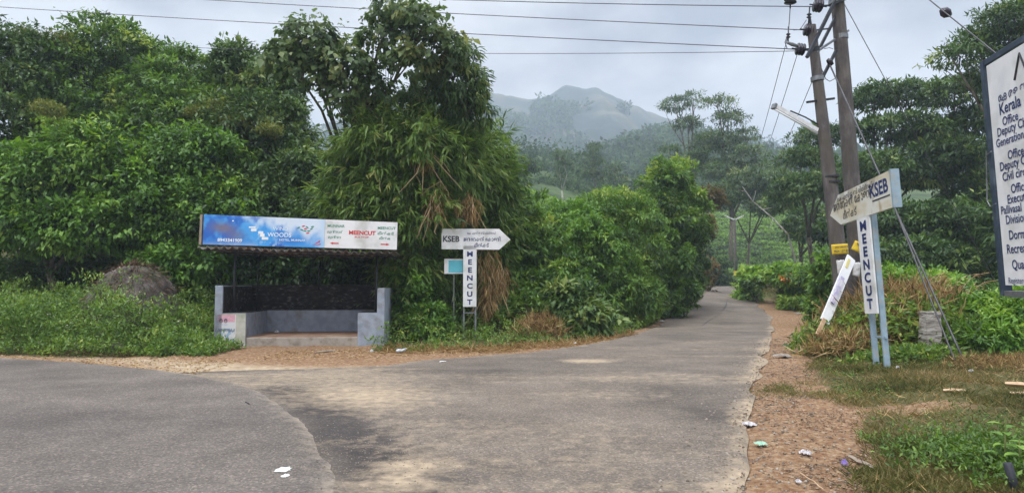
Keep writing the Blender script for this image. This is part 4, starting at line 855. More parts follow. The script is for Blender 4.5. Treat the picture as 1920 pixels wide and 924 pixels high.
# benches
MB().box((.50, 1.06, (bt - .2) / 2), (.60, 2.16, bt + .2)).build('bench', M['wall_grey'], sh, bevel=.012)
MB().box((W_ - .45, .62, (bt - .2) / 2), (.52, 1.28, bt + .2)).build('bench', M['wall_grey'], sh, bevel=.012)
MB().box((W_ / 2, 2.38, (fl + bt) / 2), (W_ - .42, .44, bt - fl)).build('bench', M['wall_grey'], sh, bevel=.012)
MB().box((.50, -.0235, .40), (.60, .003, .93)).build('bench_front', M['wall_cream'], sh)
for nm, x_, h_ in (('wall', .10, 1.6), ('wall', W_ - .10, 1.53)):
    MB().box((x_, 1.33, (h_ - .2) / 2), (.20, 2.72, h_ + .2)).build('side_wall', M['wall_grey'], sh, bevel=.012)
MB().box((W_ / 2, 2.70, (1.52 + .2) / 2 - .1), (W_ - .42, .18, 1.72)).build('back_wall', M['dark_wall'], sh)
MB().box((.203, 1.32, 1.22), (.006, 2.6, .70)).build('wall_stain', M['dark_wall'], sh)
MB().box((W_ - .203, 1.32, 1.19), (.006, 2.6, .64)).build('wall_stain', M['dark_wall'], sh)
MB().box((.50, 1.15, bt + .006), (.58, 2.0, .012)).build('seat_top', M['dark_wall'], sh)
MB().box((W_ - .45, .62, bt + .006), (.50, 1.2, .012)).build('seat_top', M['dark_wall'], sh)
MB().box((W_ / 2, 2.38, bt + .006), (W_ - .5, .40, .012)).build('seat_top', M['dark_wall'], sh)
for x_, y_, z_ in ((.36, .45, 2.72), (.42, 2.5, 2.5), (W_ - .27, .55, 2.6), (W_ - .25, 2.5, 2.45), (W_ / 2, 2.62, 2.45)):
    MB().tube([(x_ - .03, y_, bt - .02 if y_ < 2.45 or x_ < 1 or x_ > 4 else 1.45), (x_, y_, z_)], .036 if y_ < 1 else .03, 10).build('post', M['steel_dark'], sh, smooth=True)
# roof : corrugated sheet with a drooping wavy front edge
nx, ny = 220, 12; V = []; 
for j in range(ny):
    for i_ in range(nx):
        s_ = i_ / (nx - 1); t_ = j / (ny - 1); x_ = -.42 + s_ * (W_ + .72); y_ = -.22 + t_ * 3.3
        V.append((x_, y_, 2.60 - .12 * s_ - .02 * t_ + .038 * math.sin(x_ * 2 * math.pi / .21) + .02 * math.sin(x_ * 3.1) * (1 - t_)))
i = np.arange((ny - 1) * nx).reshape(ny - 1, nx)[:, :-1].ravel()
o = rawmesh('roof', np.array(V), np.stack([i, i + 1, i + 1 + nx, i + nx], 1), M['roof'], sh, smooth=True, local=True)
so_ = o.modifiers.new('solid', 'SOLIDIFY'); so_.thickness = .012
for y_ in (-.05, 1.3, 2.7):
    MB().bar((-.3, y_, 2.55 - y_ * .008), (W_ + .2, y_, 2.44 - y_ * .008), .05, .05).build('rafter', M['steel_dark'], sh)
# banner over the front, measured on the photo in its own plane
bp = Plane(P(372, 460, 17.85), P(744, 468, 18.2) - P(372, 460, 17.85), (0, 0, 1))
bn_ = empty('roof_banner', M=bp.M, label='long blue and white printed banner mounted on the shelter roof', cat='banner')
c1, c2_, c3, c4 = bp.uv(380, 458), bp.uv(380, 402), bp.uv(744, 468), bp.uv(744, 417); sp_ = bp.uv(609, 430)[0]
def uvm(px, py): return bp.uv(px, py)
def banner_col(s_, t_):
    n1 = fbm(s_ * 14, t_ * 3, 5); n2 = fbm(s_ * 40, t_ * 8, 6)
    deep = np.array([.02, .13, .52]); sky_ = np.array([.06, .35, .78]); pale = np.array([.42, .62, .82]); wh = np.array([.62, .72, .84]); smoke = np.array([.17, .16, .25])
    c = deep[None] * np.ones((len(s_), 1))
    def mixc(c, d, k): k = np.clip(k, 0, 1)[:, None]; return c * (1 - k) + d[None] * k
    c = mixc(c, sky_, sst(n1 + s_ * .5, .45, .8)); c = mixc(c, wh, sst(t_ * .8 + s_ * .9 + n1 * .5, 1.15, 1.5)); c = mixc(c, pale, (1 - sst(t_ + n1 * .5, .1, .45)) * .6 * (s_ < .45))
    c = mixc(c, pale, sst(n2, .55, .68) * np.exp(-((s_ - .42 - .15 * (1 - t_)) / .09) ** 2) * .9)
    c = mixc(c, smoke, np.exp(-((s_ - .16) / .1) ** 2 - ((t_ - .62 + .3 * s_) / .18) ** 2) * 1.1); c = mixc(c, smoke, np.exp(-((s_ - .27) / .07) ** 2 - ((t_ - .34) / .16) ** 2) * .7)
    c = mixc(c, deep, np.exp(-((s_ - .72) / .14) ** 2 - ((t_ - .2) / .22) ** 2) * .6); c = mixc(c, pale, sst(s_, .93, 1) * .6)
    return c
f0 = lambda x_: (c1[1] + (c3[1] - c1[1]) * (x_ - c1[0]) / (c3[0] - c1[0])); f1 = lambda x_: (c2_[1] + (c4[1] - c2_[1]) * (x_ - c1[0]) / (c3[0] - c1[0]))
sheet('printed_panel', bn_, c1[0], sp_, 0, 0, -.004, 240, 50, banner_col, zl=(f0(c1[0]), f1(c1[0]), f0(sp_), f1(sp_)))
MB().prism([(sp_ + .004, f0(sp_)), (c3[0], f0(c3[0])), (c3[0], f1(c3[0])), (sp_ + .004, f1(sp_))], -.004, .004).build('white_panel', M['white_paint'], bn_)
MB().prism([(c1[0] - .03, f0(c1[0]) - .02), (c3[0] + .01, f0(c3[0]) - .015), (c3[0] + .01, f1(c3[0]) + .01), (c1[0] - .03, f1(c1[0]) + .01)], .005, .10).build('backing_frame', M['steel_dark'], bn_)
MB().prism([(c1[0] - .10, f0(c1[0]) - .01), (c1[0] - .034, f0(c1[0]) - .01), (c1[0] - .034, f1(c1[0])), (c1[0] - .09, f1(c1[0]))], -.01, .03).build('end_strip', M['wood'], bn_)
slope = math.atan2(f0(c3[0]) - f0(c1[0]), c3[0] - c1[0])
M['print_dull'] = surf('faded print', [(.3, .3, .5), (.5, .45, .55), (.6, .6, .62)], 9, .6)
M['yellow_dull'] = surf('faded yellow', [(.6, .5, .1), (.62, .58, .35)], 9, .6)
def bt_(s_, px, py, mat, wpx, hpx, bold=0, al='CENTER', sp=1.0):
    u, v = uvm(px, py); k = 18.0 / F
    o = text('lettering', s_, mat, bn_, (u, -.008, v), hpx * k * 1.38, 1, bold, al, -slope, sp=sp)
    xs_ = [q.co.x for q in o.data.vertices]; w0 = max(xs_) - min(xs_); f = wpx * k / w0
    for q in o.data.vertices: q.co.x = u + (q.co.x - u) * f
    return o
bt_('8943341909', 431, 453, 'letter_white', 45, 6, .02)
bt_('WIND', 526, 432, 'letter_white', 28, 7); bt_('WOODS', 524, 444, 'letter_white', 44, 8, .01); bt_('HOTEL, MUNNAR', 548, 452, 'letter_white', 48, 4, .01)
bt_('MUNNAR', 630, 426, 'letter_green', 32, 5, .02); bt_('മൂന്നാർ', 628, 437, 'letter_green', 29, 5, .01); bt_('മൂന്നാ', 627, 447, 'letter_green', 24, 5, .01)
bt_('MEENCUT', 679, 440, 'letter_red', 50, 7.5, .035); bt_('BUS STOP', 678, 446, 'letter_red', 26, 3, .01)
bt_('MEENCUT', 725, 430, 'letter_green', 34, 5, .02); bt_('മീൻകട്', 723, 440, 'letter_green', 31, 5, .01); bt_('മീൻക', 722, 449, 'letter_green', 22, 4.5, .01)
def arrow(px, py, d):
    u, v = uvm(px, py); k = 18. / F; h_ = 2.0 * k; l_ = 8 * k
    poly = [(u - d * l_, v - h_ * .5), (u + d * l_ * .3, v - h_ * .5), (u + d * l_ * .3, v - h_ * 1.1), (u + d * l_, v), (u + d * l_ * .3, v + h_ * 1.1), (u + d * l_ * .3, v + h_ * .5), (u - d * l_, v + h_ * .5)]
    MB().prism(poly if d > 0 else poly[::-1], -.009, -.006).build('arrow', M['letter_red'], bn_)
arrow(627, 456, -1); arrow(722, 458, 1)
# tree emblem: sprays of small leaves on a stem
for mat, lst in (('letter_green', [(560, 427, .5), (566, 431, -.3), (572, 433, -.1), (579, 433, .1), (584, 429, .5), (576, 426, -.5), (586, 425, .2)]), ('letter_red', [(569, 424, .3), (577, 437, .1), (573, 429, 0)])):
    mb = MB()
    for px, py, a in lst:
        u, v = uvm(px, py); k = 18. / F; mb.prism([(u + (math.cos(q) * 3.2 * math.cos(a) - math.sin(q) * 1.3 * math.sin(a)) * k, v + (math.cos(q) * 3.2 * math.sin(a) + math.sin(q) * 1.3 * math.cos(a)) * k) for q in np.linspace(0, 2 * math.pi, 9)[:-1]], -.0085, -.006)
    mb.build('emblem', M[mat], bn_)
mb = MB()
for (px, py, w__, h__) in ((473, 426, 12, 3), (476, 431, 10, 5), (489, 436, 9, 5), (492, 441, 8, 6), (497, 447, 12, 5), (437, 414, 3, 2)):
    u, v = uvm(px, py); mb.box((u, -.0075, v), (w__ * 18 / F, .003, h__ * 18 / F))
mb.build('artwork', M['letter_white'], bn_)
mb = MB(); u, v = uvm(586, 460); k = 18. / F; mb.prism([(u, v), (u + 14 * k, v + 7 * k), (u + 14 * k, v + 10 * k)], -.008, -.006); mb.prism([(u + 4 * k, v), (u + 15 * k, v + 2 * k), (u + 15 * k, v + 4 * k)], -.008, -.006)
mb.build('printed_stripes', M['letter_red'], bn_)
# poster on the left bench front
def poster_col(s_, t_):
    n1 = fbm(s_ * 7, t_ * 7, 61); n2 = fbm(s_ * 16, t_ * 16, 62)
    c = np.ones((len(s_), 1)) * np.array([[.62, .63, .64]])
    def mixc(c, d, k): k = np.clip(k, 0, 1)[:, None]; return c * (1 - k) + np.array(d)[None] * k
    c = mixc(c, (.62, .20, .30), sst(t_, .72, .8) * (.5 + .5 * n2)); c = mixc(c, (.65, .4, .45), sst(n2, .5, .6) * (t_ > .76))
    for cx in (.30, .52):
        c = mixc(c, (.10, .09, .16), (np.hypot((s_ - cx) / .09, (t_ - .80) / .07) < 1) * 1.0); c = mixc(c, (.42, .26, .24), (np.hypot((s_ - cx) / .055, (t_ - .775) / .05) < 1) * .9); c = mixc(c, (.5, .52, .62), (np.hypot((s_ - cx) / .10, (t_ - .68) / .05) < 1) * .8)
    c = mixc(c, (.16, .24, .36), sst(n1 + n2 * .5, .72, .85) * (t_ < .55)); c = mixc(c, (.30, .45, .62), (t_ > .25) * (t_ < .42) * sst(n1, .4, .6)); c = mixc(c, (.15, .16, .2), (t_ < .50) * (t_ > .46) * .6)
    c = mixc(c, (.7, .35, .4), (t_ < .06) * 1.); c = mixc(c, (.68, .66, .64), ((s_ < .04) | (s_ > .96)) * 1.)
    return c
po = empty('poster', M=Matrix(pl_.M), label='pink and white paper poster on the front of the shelter left bench', cat='poster')
sheet('paper_sheet', po, .01, .55, .03, .83, -.030, 60, 90, poster_col)

# ---------------------------------------------------------------- arrow sign on the left
SG2 = 'white arrow direction signs'
def arrow_sign(PLN, label, panel, col, legs, thick, post, lines, letters, lmat, endmat, rung_z):
    r_ = empty('direction_sign', M=PLN.M, label=label, cat='direction sign', group=SG2)
    MB().prism([PLN.uv(*p) for p in panel], -.006, .03).build('arrow_panel', M[lmat], r_)
    x0, x1, z0, z1 = col
    MB().box(((x0 + x1) / 2, .012, (z0 + z1) / 2), (x1 - x0, .036, z1 - z0)).build('column_panel', M[lmat], r_, bevel=.004)
    for xx, zb_ in legs: MB().box((xx, .032 + thick / 2, (zb_ + z1) / 2), (.05, thick, z1 - zb_)).build('leg', M[post], r_)
    for rz in rung_z: MB().box(((legs[0][0] + legs[1][0]) / 2, .04 + thick / 2, rz), (legs[1][0] - legs[0][0] - .052, .03, .035)).build('rung', M[post], r_)
    for (s_, px, py, size, sx, bold, mat, rot) in lines:
        u, v = PLN.uv(px, py); text('lettering', s_, mat, r_, (u, -.009, v), size, sx, bold, 'LEFT', rot)
    for i_, ch in enumerate('MEENCUT'):
        zc = letters[0] + (letters[1] - letters[0]) * i_ / 6
        text('letter', ch, 'letter_blue', r_, ((x0 + x1) / 2, -.009, zc), letters[2], letters[3], .035, 'CENTER', 0)
    return r_
k = 20.3 / F
lp = Plane(P(868, 615, 20.3), (1, .05, 0), (math.sin(R(1.3)), 0, 1))
zt = lp.uv(868, 468)[1]; zb_ = lp.uv(868, 575)[1]
arrow_sign(lp, 'white arrow sign pointing right on a lettered column half hidden in bamboo', [(828, 429), (936, 429), (957, 449), (936, 468), (828, 467)],
           (0, 25 * k, zb_, zt + .12), [(.025, -.3), (25 * k - .025, -.3)], .05, 'steel',
           [('KSEB', 830, 453, .24, .95, .03, 'letter_black', 0), ('െക എസ് ഇ ബി ലിമിറ്റഡ്', 876, 439, .085, .8, .01, 'letter_blue', 0), ('ജനേറഷൻ േകാളനി', 869, 452, .165, .70, .015, 'letter_blue', 0), ('മീൻകട്', 889, 463, .15, .8, .015, 'letter_blue', 0)],
           (zt - .20, zb_ + .07, .21, 1.15), 'white_paint', 'white_paint', [.45])
# small cyan sign
lp2 = Plane(P(832, 560, 20.5), (1, 0, 0), (0, 0, 1)); r_ = empty('small_sign', M=lp2.M, label='small cyan and white sign left of the arrow sign column', cat='sign')
a, b = lp2.uv(833, 513), lp2.uv(868, 485); MB().box(((a[0] + b[0]) / 2, 0, (a[1] + b[1]) / 2), (b[0] - a[0], .02, b[1] - a[1])).build('panel', M['white_paint'], r_)
a, b = lp2.uv(841, 511), lp2.uv(868, 488); MB().box(((a[0] + b[0]) / 2, -.012, (a[1] + b[1]) / 2), (b[0] - a[0], .004, b[1] - a[1])).build('print_area', M['cyan'], r_)
MB().tube([(.3, .03, -1.0), (.3, .03, 1.2)], .02, 8).build('post', M['steel'], r_)

# ---------------------------------------------------------------- arrow sign on the right
TR, TL = P(1669, 319, 11.6), P(1571, 366, 13.9); BR = P(1674, 390, 11.6)
rp = Plane(P(1626, 672, 12.95), TR - TL + np.array([0, 0, -.02]), TR - BR)
cl, cr_ = rp.uv(1622, 588), rp.uv(1644, 585); ct = rp.uv(1609, 402)
rs = arrow_sign(rp, 'weathered cream arrow sign pointing left on a pale blue column', [(1669, 319), (1673, 389), (1577, 421), (1557, 404), (1571, 366)][::-1],
           (cl[0], cr_[0] + .02, cl[1], ct[1] + .12), [(cl[0] + .03, -.25), (cr_[0], -.35)], .13, 'post_blue',
           [('KSEB', 1633, 375, .30, .95, .045, 'letter_blue', 0), ('െക എസ് ഇ ബി ലിമിറ്റഡ്', 1570, 381, .12, 1.0, .01, 'letter_black', 0), ('ജനേറഷൻ േകാളനി', 1564, 400, .24, .92, .02, 'letter_black', 0), ('മീൻകട്', 1581, 412, .22, .9, .02, 'letter_black', 0)],
           (rp.uv(1613, 430)[1], rp.uv(1630, 578)[1], .235, 1.25), 'sign_cream', 'post_blue', [rp.uv(1640, 632)[1]]) if False else None
def stain_col(s_, t_):
    n1 = fbm(s_ * 5, t_ * 3, 71); drip = fbm(s_ * 22, t_ * 1.3, 72)
    c = np.ones((len(s_), 1)) * np.array([[.66, .66, .60]])
    def mixc(c, d, k): k = np.clip(k, 0, 1)[:, None]; return c * (1 - k) + np.array(d)[None] * k
    c = mixc(c, (.52, .43, .24), sst(n1 + .25 * s_, .45, .85) * .7); c = mixc(c, (.36, .24, .10), sst(drip, .55, .72) * (1 - t_ * .8) * sst(s_, .5, .9) * .8); c = mixc(c, (.22, .20, .15), sst(drip + t_ * .25, .70, .85) * .5)
    return c
r_ = empty('direction_sign', M=rp.M, label='weathered cream arrow sign pointing left on a pale blue column', cat='direction sign', group=SG2)
pts = [rp.uv(*p) for p in [(1557, 404), (1577, 421), (1673, 389), (1669, 319), (1571, 366)]]
MB().prism(pts, -.004, .05).build('arrow_panel', M['white_paint'], r_)
xa, xb = pts[1][0], pts[2][0]
# face of the arrow : grid clipped to the outline by columns
nx, nz = 120, 40; tip, blp, brp, trp, tlp = pts; U = np.linspace(tip[0], trp[0], nx); V = []
for j in range(nz):
    for u in U:
        if u < blp[0]: a_ = (u - tip[0]) / (blp[0] - tip[0]); lo_ = tip[1] + (blp[1] - tip[1]) * a_
        else: lo_ = blp[1] + (brp[1] - blp[1]) * (u - blp[0]) / (brp[0] - blp[0])
        if u < tlp[0]: a_ = (u - tip[0]) / (tlp[0] - tip[0]); hi_ = tip[1] + (tlp[1] - tip[1]) * a_
        else: hi_ = tlp[1] + (trp[1] - tlp[1]) * (u - tlp[0]) / (trp[0] - tlp[0])
        V.append((u, -.006, lo_ + (hi_ - lo_) * j / (nz - 1)))
V = np.array(V); i = np.arange((nz - 1) * nx).reshape(nz - 1, nx)[:, :-1].ravel(); ss_ = (V[:, 0] - U[0]) / (U[-1] - U[0]); t01 = np.repeat(np.linspace(0, 1, nz), nx)
rawmesh('arrow_face', V, np.stack([i, i + 1, i + 1 + nx, i + nx], 1), M['print'], r_, attrs={'print': stain_col(ss_, t01)}, local=True)
MB().box((trp[0] + .025, .05, (trp[1] + brp[1]) / 2), (.05, .14, trp[1] - brp[1] + .02)).build('end_post', M['post_blue'], r_)
cz0, cz1 = cl[1], ct[1] + .10; cx0, cx1 = cl[0], cr_[0] + .03
MB().box(((cx0 + cx1) / 2, .012, (cz0 + cz1) / 2), (cx1 - cx0, .03, cz1 - cz0)).build('column_panel', M['white_paint'], r_, bevel=.004)
for xx, zz in ((cx0 - .02, -.3), (cx1 - .11, -.4)):
    MB().box((xx, .13, (zz + cz1) / 2), (.05, .10, cz1 - zz)).build('leg', M['post_blue'], r_, bevel=.004)
MB().box(((cx0 + cx1) / 2 + .03, .13, rp.uv(1640, 632)[1]), (cx1 - cx0 - .12, .04, .04)).build('rung', M['post_blue'], r_)
ang = -math.atan2(trp[1] - tlp[1], trp[0] - tlp[0]) * .5
for s_, px, py, size, sx, bold, mat in [('KSEB', 1632, 372, .34, .98, .028, 'letter_blue'), ('െക എസ് ഇ ബി ലിമിറ്റഡ്', 1571, 379, .13, 1.0, .005, 'letter_black'), ('ജനേറഷൻ േകാളനി', 1564, 397, .24, .78, .01, 'letter_black'), ('മീൻകട്', 1582, 411, .20, .9, .01, 'letter_black')]:
    u, v = rp.uv(px, py); text('lettering', s_, mat, r_, (u, -.010, v), size, sx, bold, 'LEFT', ang)
u, v = rp.uv(1636, 379); MB().box((u + .36, -.009, v + .01), (.68, .003, .025)).build('lettering', M['letter_black'], r_)
zt_, zb2 = rp.uv(1612, 434)[1], rp.uv(1630, 578)[1]
for i_, ch in enumerate('MEENCUT'):
    text('letter', ch, 'letter_blue', r_, ((cx0 + cx1) / 2, -.009, zt_ + (zb2 - zt_) * i_ / 6), .25, 1.5, .035, 'CENTER', 0)

# ---------------------------------------------------------------- office board at the right
bTL, bBL, bTR = P(1846, 122, 7.0), P(1883, 545, 7.0), P(1920, 76, 6.27)
op = Plane(bBL, bTR - bTL, bTL - bBL)
ob_ = empty('office_board', M=op.M, label='big white office board in a navy steel frame at the right edge', cat='notice board')
hb = op.uv(1846, 122)[1]; wb = 2.0
MB().box((-.03, .03, hb / 2), (.07, .09, hb + .1)).build('frame', M['frame_navy'], ob_, bevel=.004)
MB().box((wb / 2, .03, hb + .02), (wb, .07, .06)).build('frame', M['frame_navy'], ob_, bevel=.004)
MB().box((wb / 2, .03, -.03), (wb, .07, .06)).build('frame', M['steel'], ob_, bevel=.004)
MB().box((wb + .035, .03, hb / 2 - .8), (.07, .09, hb + 1.9)).build('post', M['frame_navy'], ob_, bevel=.004)
MB().box((wb / 2 + .1, .085, hb / 2 - .9), (.07, .03, hb + 1.7)).build('post', M['frame_navy'], ob_, bevel=.004)
x0b = op.uv(1861, 300)[0]
MB().box((wb / 2 + .04, -.02, hb / 2 + .01), (wb - .10, .012, hb - .10)).build('sheet', M['white_paint'], ob_)
MB().tube([(-.05, -.03, hb * .62), (-.09, -.03, hb * .5), (-.10, -.04, hb * .4), (-.02, -.05, hb * .37), (.07, -.04, hb * .38)], .006, 6).build('tie_wire', M['steel'], ob_)
MB().tube([(-.075, -.025, hb * .60), (.05, -.03, hb * .61)], .006, 6).build('tie_wire', M['steel'], ob_)
BL_ = [('േകരള ഇ', 1878, 193, 17, .015), ('Kerala', 1880, 216, 22, .02), ('Office', 1886, 236, 17, .015), ('Deputy Chief', 1876, 257, 17, .015), ('Generation', 1874, 277, 16, .015), ('Office', 1896, 299, 17, .015), ('Deputy Chief', 1881, 321, 17, .015), ('Civil circle', 1886, 340, 17, .015),
       ('Office', 1902, 362, 17, .015), ('Executive', 1895, 382, 17, .015), ('Pallivasal', 1883, 402, 16, .015), ('Division', 1892, 420, 17, .015), ('Dormitory', 1898, 449, 18, .015), ('Recreation', 1894, 475, 18, .015), ('Quarters', 1904, 504, 18, .015), ('Registered', 1897, 531, 12, .0)]
for s_, px, py, hpx, bold in BL_:
    u, v = op.uv(px, py); kk_ = 6.6 / F
    text('lettering', s_, 'letter_blue', ob_, (u, -.029, v), hpx * kk_ * 1.40, .95, bold, 'LEFT', 0)
u, v = op.uv(1909, 150); MB().tube([(u, -.03, v), (u + .12, -.03, v + .22), (u + .22, -.03, v)], .012, 6).build('emblem', M['steel_dark'], ob_)

# ---------------------------------------------------------------- electric poles
PY = 16.5
PG = 'concrete electricity poles at the road fork'
def pole(label, bot, top, r0, r1):
    a, b = P(*bot), P(*top); r_ = empty('electric_pole', (a[0], a[1], float(H(a[0], a[1]))), label, 'electric pole', PG)
    o = rawmesh('shaft', *(lambda m: (np.array(m.v), m.f))(MB().tube([a + (b - a) * t for t in (-.05, .25, .5, .75, 1)], [r0 * 1.03, r0 + (r1 - r0) * .25, (r0 + r1) / 2, r0 + (r1 - r0) * .75, r1], 16)), M['conc'], r_, smooth=False); return r_, a, b
p1, a1, b1 = pole('shorter concrete pole carrying the tube lamp', (1594, 655, PY), (1521, 48, PY), .22, .105)
p2, a2, b2 = pole('taller concrete pole right of the lamp pole', (1622, 655, PY + .35), (1568, -28, PY + .35), .225, .15)
def part(name, mb, mat, root, smooth=False): return rawmesh(name, np.array(mb.v), mb.f, M[mat], root, smooth=smooth)
q = lambda px, py, dy=0.: P(px, py, PY + dy)
# braces and crossarms between the poles
part('crossarm', MB().bar(q(1513, 108, -.35), q(1566, 2, -.1), .07, .07), 'steel_dark', p2)
part('crossarm', MB().bar(q(1533, 98, .25), q(1567, 32, .3), .08, .06), 'steel_dark', p2)
part('crossarm', MB().bar(q(1530, 98, -.1), q(1590, 58, .6), .07, .05), 'steel', p2)
part('crossarm', MB().bar(q(1540, 150, 0), q(1568, 95, .1), .07, .06), 'steel_dark', p2)
part('bracket', MB().bar(q(1560, 8, .1), q(1640, -22, .5), .08, .06), 'steel_dark', p2)
part('crossarm', MB().bar(q(1460, -4, -.2), q(1560, -2, .1), .06, .06), 'steel_dark', p2)
for z_, (px, py) in enumerate(((1577, 70), (1567, 5))):
    part('clamp', MB().tube([q(px, py + 4, .35), q(px - .5, py - 4, .35)], .17, 14), 'steel', p2)
part('clamp', MB().tube([q(1533, 152), q(1532, 144)], .155, 14), 'steel', p1)
part('clamp', MB().tube([q(1527, 98), q(1526, 90)], .13, 14), 'steel_dark', p1)
part('crossarm', MB().bar(q(1513, 192, -.15), q(1564, 185, .15), .05, .05), 'steel_dark', p1)
def insulator(root, px, py, ax, r_=.14, n_=3):
    c = q(px, py); ax = norm(np.array(ax, float)); mb = MB()
    for i_ in range(n_):
        o_ = c + ax * (i_ - (n_ - 1) / 2) * .07
        mb.tube([o_ - ax * .03, o_ - ax * .005, o_ + ax * .025], [.03, r_, r_ * .45], 16)
    mb.tube([c - ax * .22, c + ax * .22], .018, 8); part('insulator', mb, 'insul', root, smooth=True)
insulator(p2, 1534, 11, (1, .1, -.1), .165); insulator(p2, 1482, 0, (.05, 0, 1), .15)
insulator(p1, 1516, 57, (1, .1, -.1), .15); insulator(p1, 1501, 93, (1, .1, -.1), .15)
insulator(p1, 1517, 30, (.1, 0, 1), .06, 2); insulator(p1, 1478, 67, (.05, 0, 1), .055, 2)
part('arm_clamp', MB().tube([q(1476, 80), q(1486, 84), q(1496, 87)], [.03, .05, .035], 8), 'steel', p1)
part('bracket', MB().tube([q(1518, 34), q(1521, 50)], .03, 8), 'steel_dark', p1)
part('link', MB().bar(q(1506, 94), q(1516, 93), .05), 'steel_dark', p1); part('link', MB().bar(q(1538, 12), q(1566, 10, .3), .04), 'steel_dark', p2)
part('link', MB().bar(q(1519, 58), q(1556, 54), .03), 'steel_dark', p1)
egg = MB().tube([q(1551, 112), q(1556, 116), q(1561, 122)], [.04, .075, .04], 10); part('guy_insulator', egg, 'insul', p2, True)
part('loop_wire', MB().tube([q(1540, 128), q(1548, 148), q(1556, 153), q(1565, 148)], .01, 5), 'wire', p2)
part('loop_wire', MB().tube([q(1545, 92), q(1555, 90), q(1562, 92)], .009, 5), 'wire', p2)
for py in (430, 440): part('binding', MB().tube([q(1558 if py < 435 else 1560, 330 + (py - 430)), q(1558.3 if py < 435 else 1560.3, 333 + (py - 430))], .195, 14), 'steel_dark', p1)
# yellow plates and torn notices on the poles
def plate(name, label, cat, px, py, w_, h_, rot, mat, dy, s_=None, seed=0):
    c = P(px, py, PY - dy); f_ = Plane(c, (math.cos(rot), .12, math.sin(rot)), (-math.sin(rot), 0, math.cos(rot)))
    r_ = empty(name, M=f_.M, label=label, cat=cat); rr = np.random.default_rng(seed)
    nx, nz = 9, 7; V = []
    for j in range(nz):
        for i_ in range(nx):
            u = (i_ / (nx - 1) - .5) * w_; v = (j / (nz - 1) - .5) * h_; e = (.02 * rr.random() if (i_ in (0, nx - 1) or j in (0, nz - 1)) and mat == 'paper' else 0)
            V.append((u * (1 - e * 4), (u / w_ * 2) ** 2 * .05 - .05, v * (1 - e * 5)))
    i = np.arange((nz - 1) * nx).reshape(nz - 1, nx)[:, :-1].ravel()
    o = rawmesh('plate' if mat != 'paper' else 'paper_sheet', np.array(V), np.stack([i, i + 1, i + 1 + nx, i + nx], 1), M[mat], r_, local=True, smooth=True); sm = o.modifiers.new('s', 'SOLIDIFY'); sm.thickness = .004
    if s_:
        for t_, (txt, sz) in enumerate(s_): text('lettering', txt, 'letter_black', r_, (0, -.065, h_ * (.12 - .42 * t_)), sz, 1, .02, 'CENTER')
    return r_
plate('number_plate', 'yellow plate with black digits on the lamp pole', 'plate', 1575, 467, .43, .24, R(4), 'yellow', .26, [('24X7 SERVICE', .055), ('9864 127 828', .075)])
plate('number_plate', 'small bent yellow plate on the taller pole', 'plate', 1607, 463, .24, .24, R(-28), 'yellow', -.02, [('98641', .07)])
plate('torn_notice', 'torn white paper pasted on the lamp pole under the yellow plate', 'notice', 1577, 500, .22, .34, R(6), 'paper', .27, seed=3)
plate('torn_notice', 'torn white paper pasted on the taller pole', 'notice', 1606, 505, .20, .36, R(-8), 'paper', -.0, seed=4)
# tube lamp
r_ = empty('tube_lamp', q(1530, 240, -.1), 'long white tube lamp slanting off the shorter pole', 'street lamp')
a, b = P(1452, 200, PY - .5), P(1531, 245, PY - .15)
part('housing', MB().bar(a, b, .12, .10), 'plastic_white', r_)
part('tube', MB().tube([a + np.array([0, -.04, -.08]), b + np.array([0, -.04, -.08])], .022, 10), 'letter_white', r_, True)
part('arm', MB().tube([P(1482, 208, PY - .2), P(1510, 220, PY - .1), P(1538, 236, PY)], .018, 8), 'steel_dark', r_, True)
part('end_cap', MB().bar(a - norm(b - a) * .04, a + norm(b - a) * .02, .14, .12), 'steel', r_)
# leaning printed board
r_ = empty('leaning_board', P(1545, 612, 15.0), 'narrow white board leaning against the foot of the poles', 'board')
a, b = P(1596, 483, 16.0), P(1546, 603, 15.0); mb = MB().bar(a, b, .23, .035, upv=(.3, -1, .2)); part('board', mb, 'white_paint', r_)
a_, b_ = P(1592, 486, 15.93), P(1586, 502, 15.80); part('print_area', MB().bar(a_, b_, .07, .03, upv=(.3, -1, .2)), 'yellow_dull', r_)
a_, b_ = P(1580, 520, 15.6), P(1561, 568, 15.2); part('print_area', MB().bar(a_, b_, .10, .03, upv=(.3, -1, .2)), 'print_dull', r_)
part('broken_end', MB().bar(P(1546, 598, 14.99), P(1532, 628, 14.75), .09, .03, upv=(.3, -1, .2)), 'wood_pale', r_)

# wires
def wire(label, pts, r_=.011, sag=0., group=None, name='power_line', cat='wire'):
    a, b = np.array(pts[0]), np.array(pts[-1]); root = empty(name, a, label, cat, group)
    L_ = [np.array(p, float) for p in pts] if len(pts) > 2 else [a + (b - a) * t + np.array([0, 0, -4 * sag * t * (1 - t)]) for t in np.linspace(0, 1, 18)]
    mb = MB().tube(L_, r_, 6); o = rawmesh('strand', np.array(mb.v), mb.f, M['wire'], root, smooth=True); return root
WGp = 'overhead power lines'
def ext(px0, py0, Y0, px1, py1, Y1, t):
    a, b = P(px0, py0, Y0), P(px1, py1, Y1); return a + (b - a) * t
wire('lowest thick overhead wire running left from the shorter pole', [ext(1500, 93, PY, 0, 9, 25, 1.35), P(1498, 93, PY)], group=WGp, sag=.12)
wire('middle overhead wire running left from the shorter pole', [ext(1512, 57, PY, 455, 0, 22, 1.6), P(1512, 57, PY)], group=WGp, sag=.08)
wire('top overhead wire running left from the taller pole', [ext(1530, 13, PY, 1080, 0, 17.5, 3), P(1530, 13, PY)], group=WGp, sag=.1)
wire('thin sagging cable just below the lowest overhead wire', [ext(1500, 96, PY, 920, 92, 20, 2.6), P(1500, 96, PY)], r_=.008, group=WGp, sag=.15)
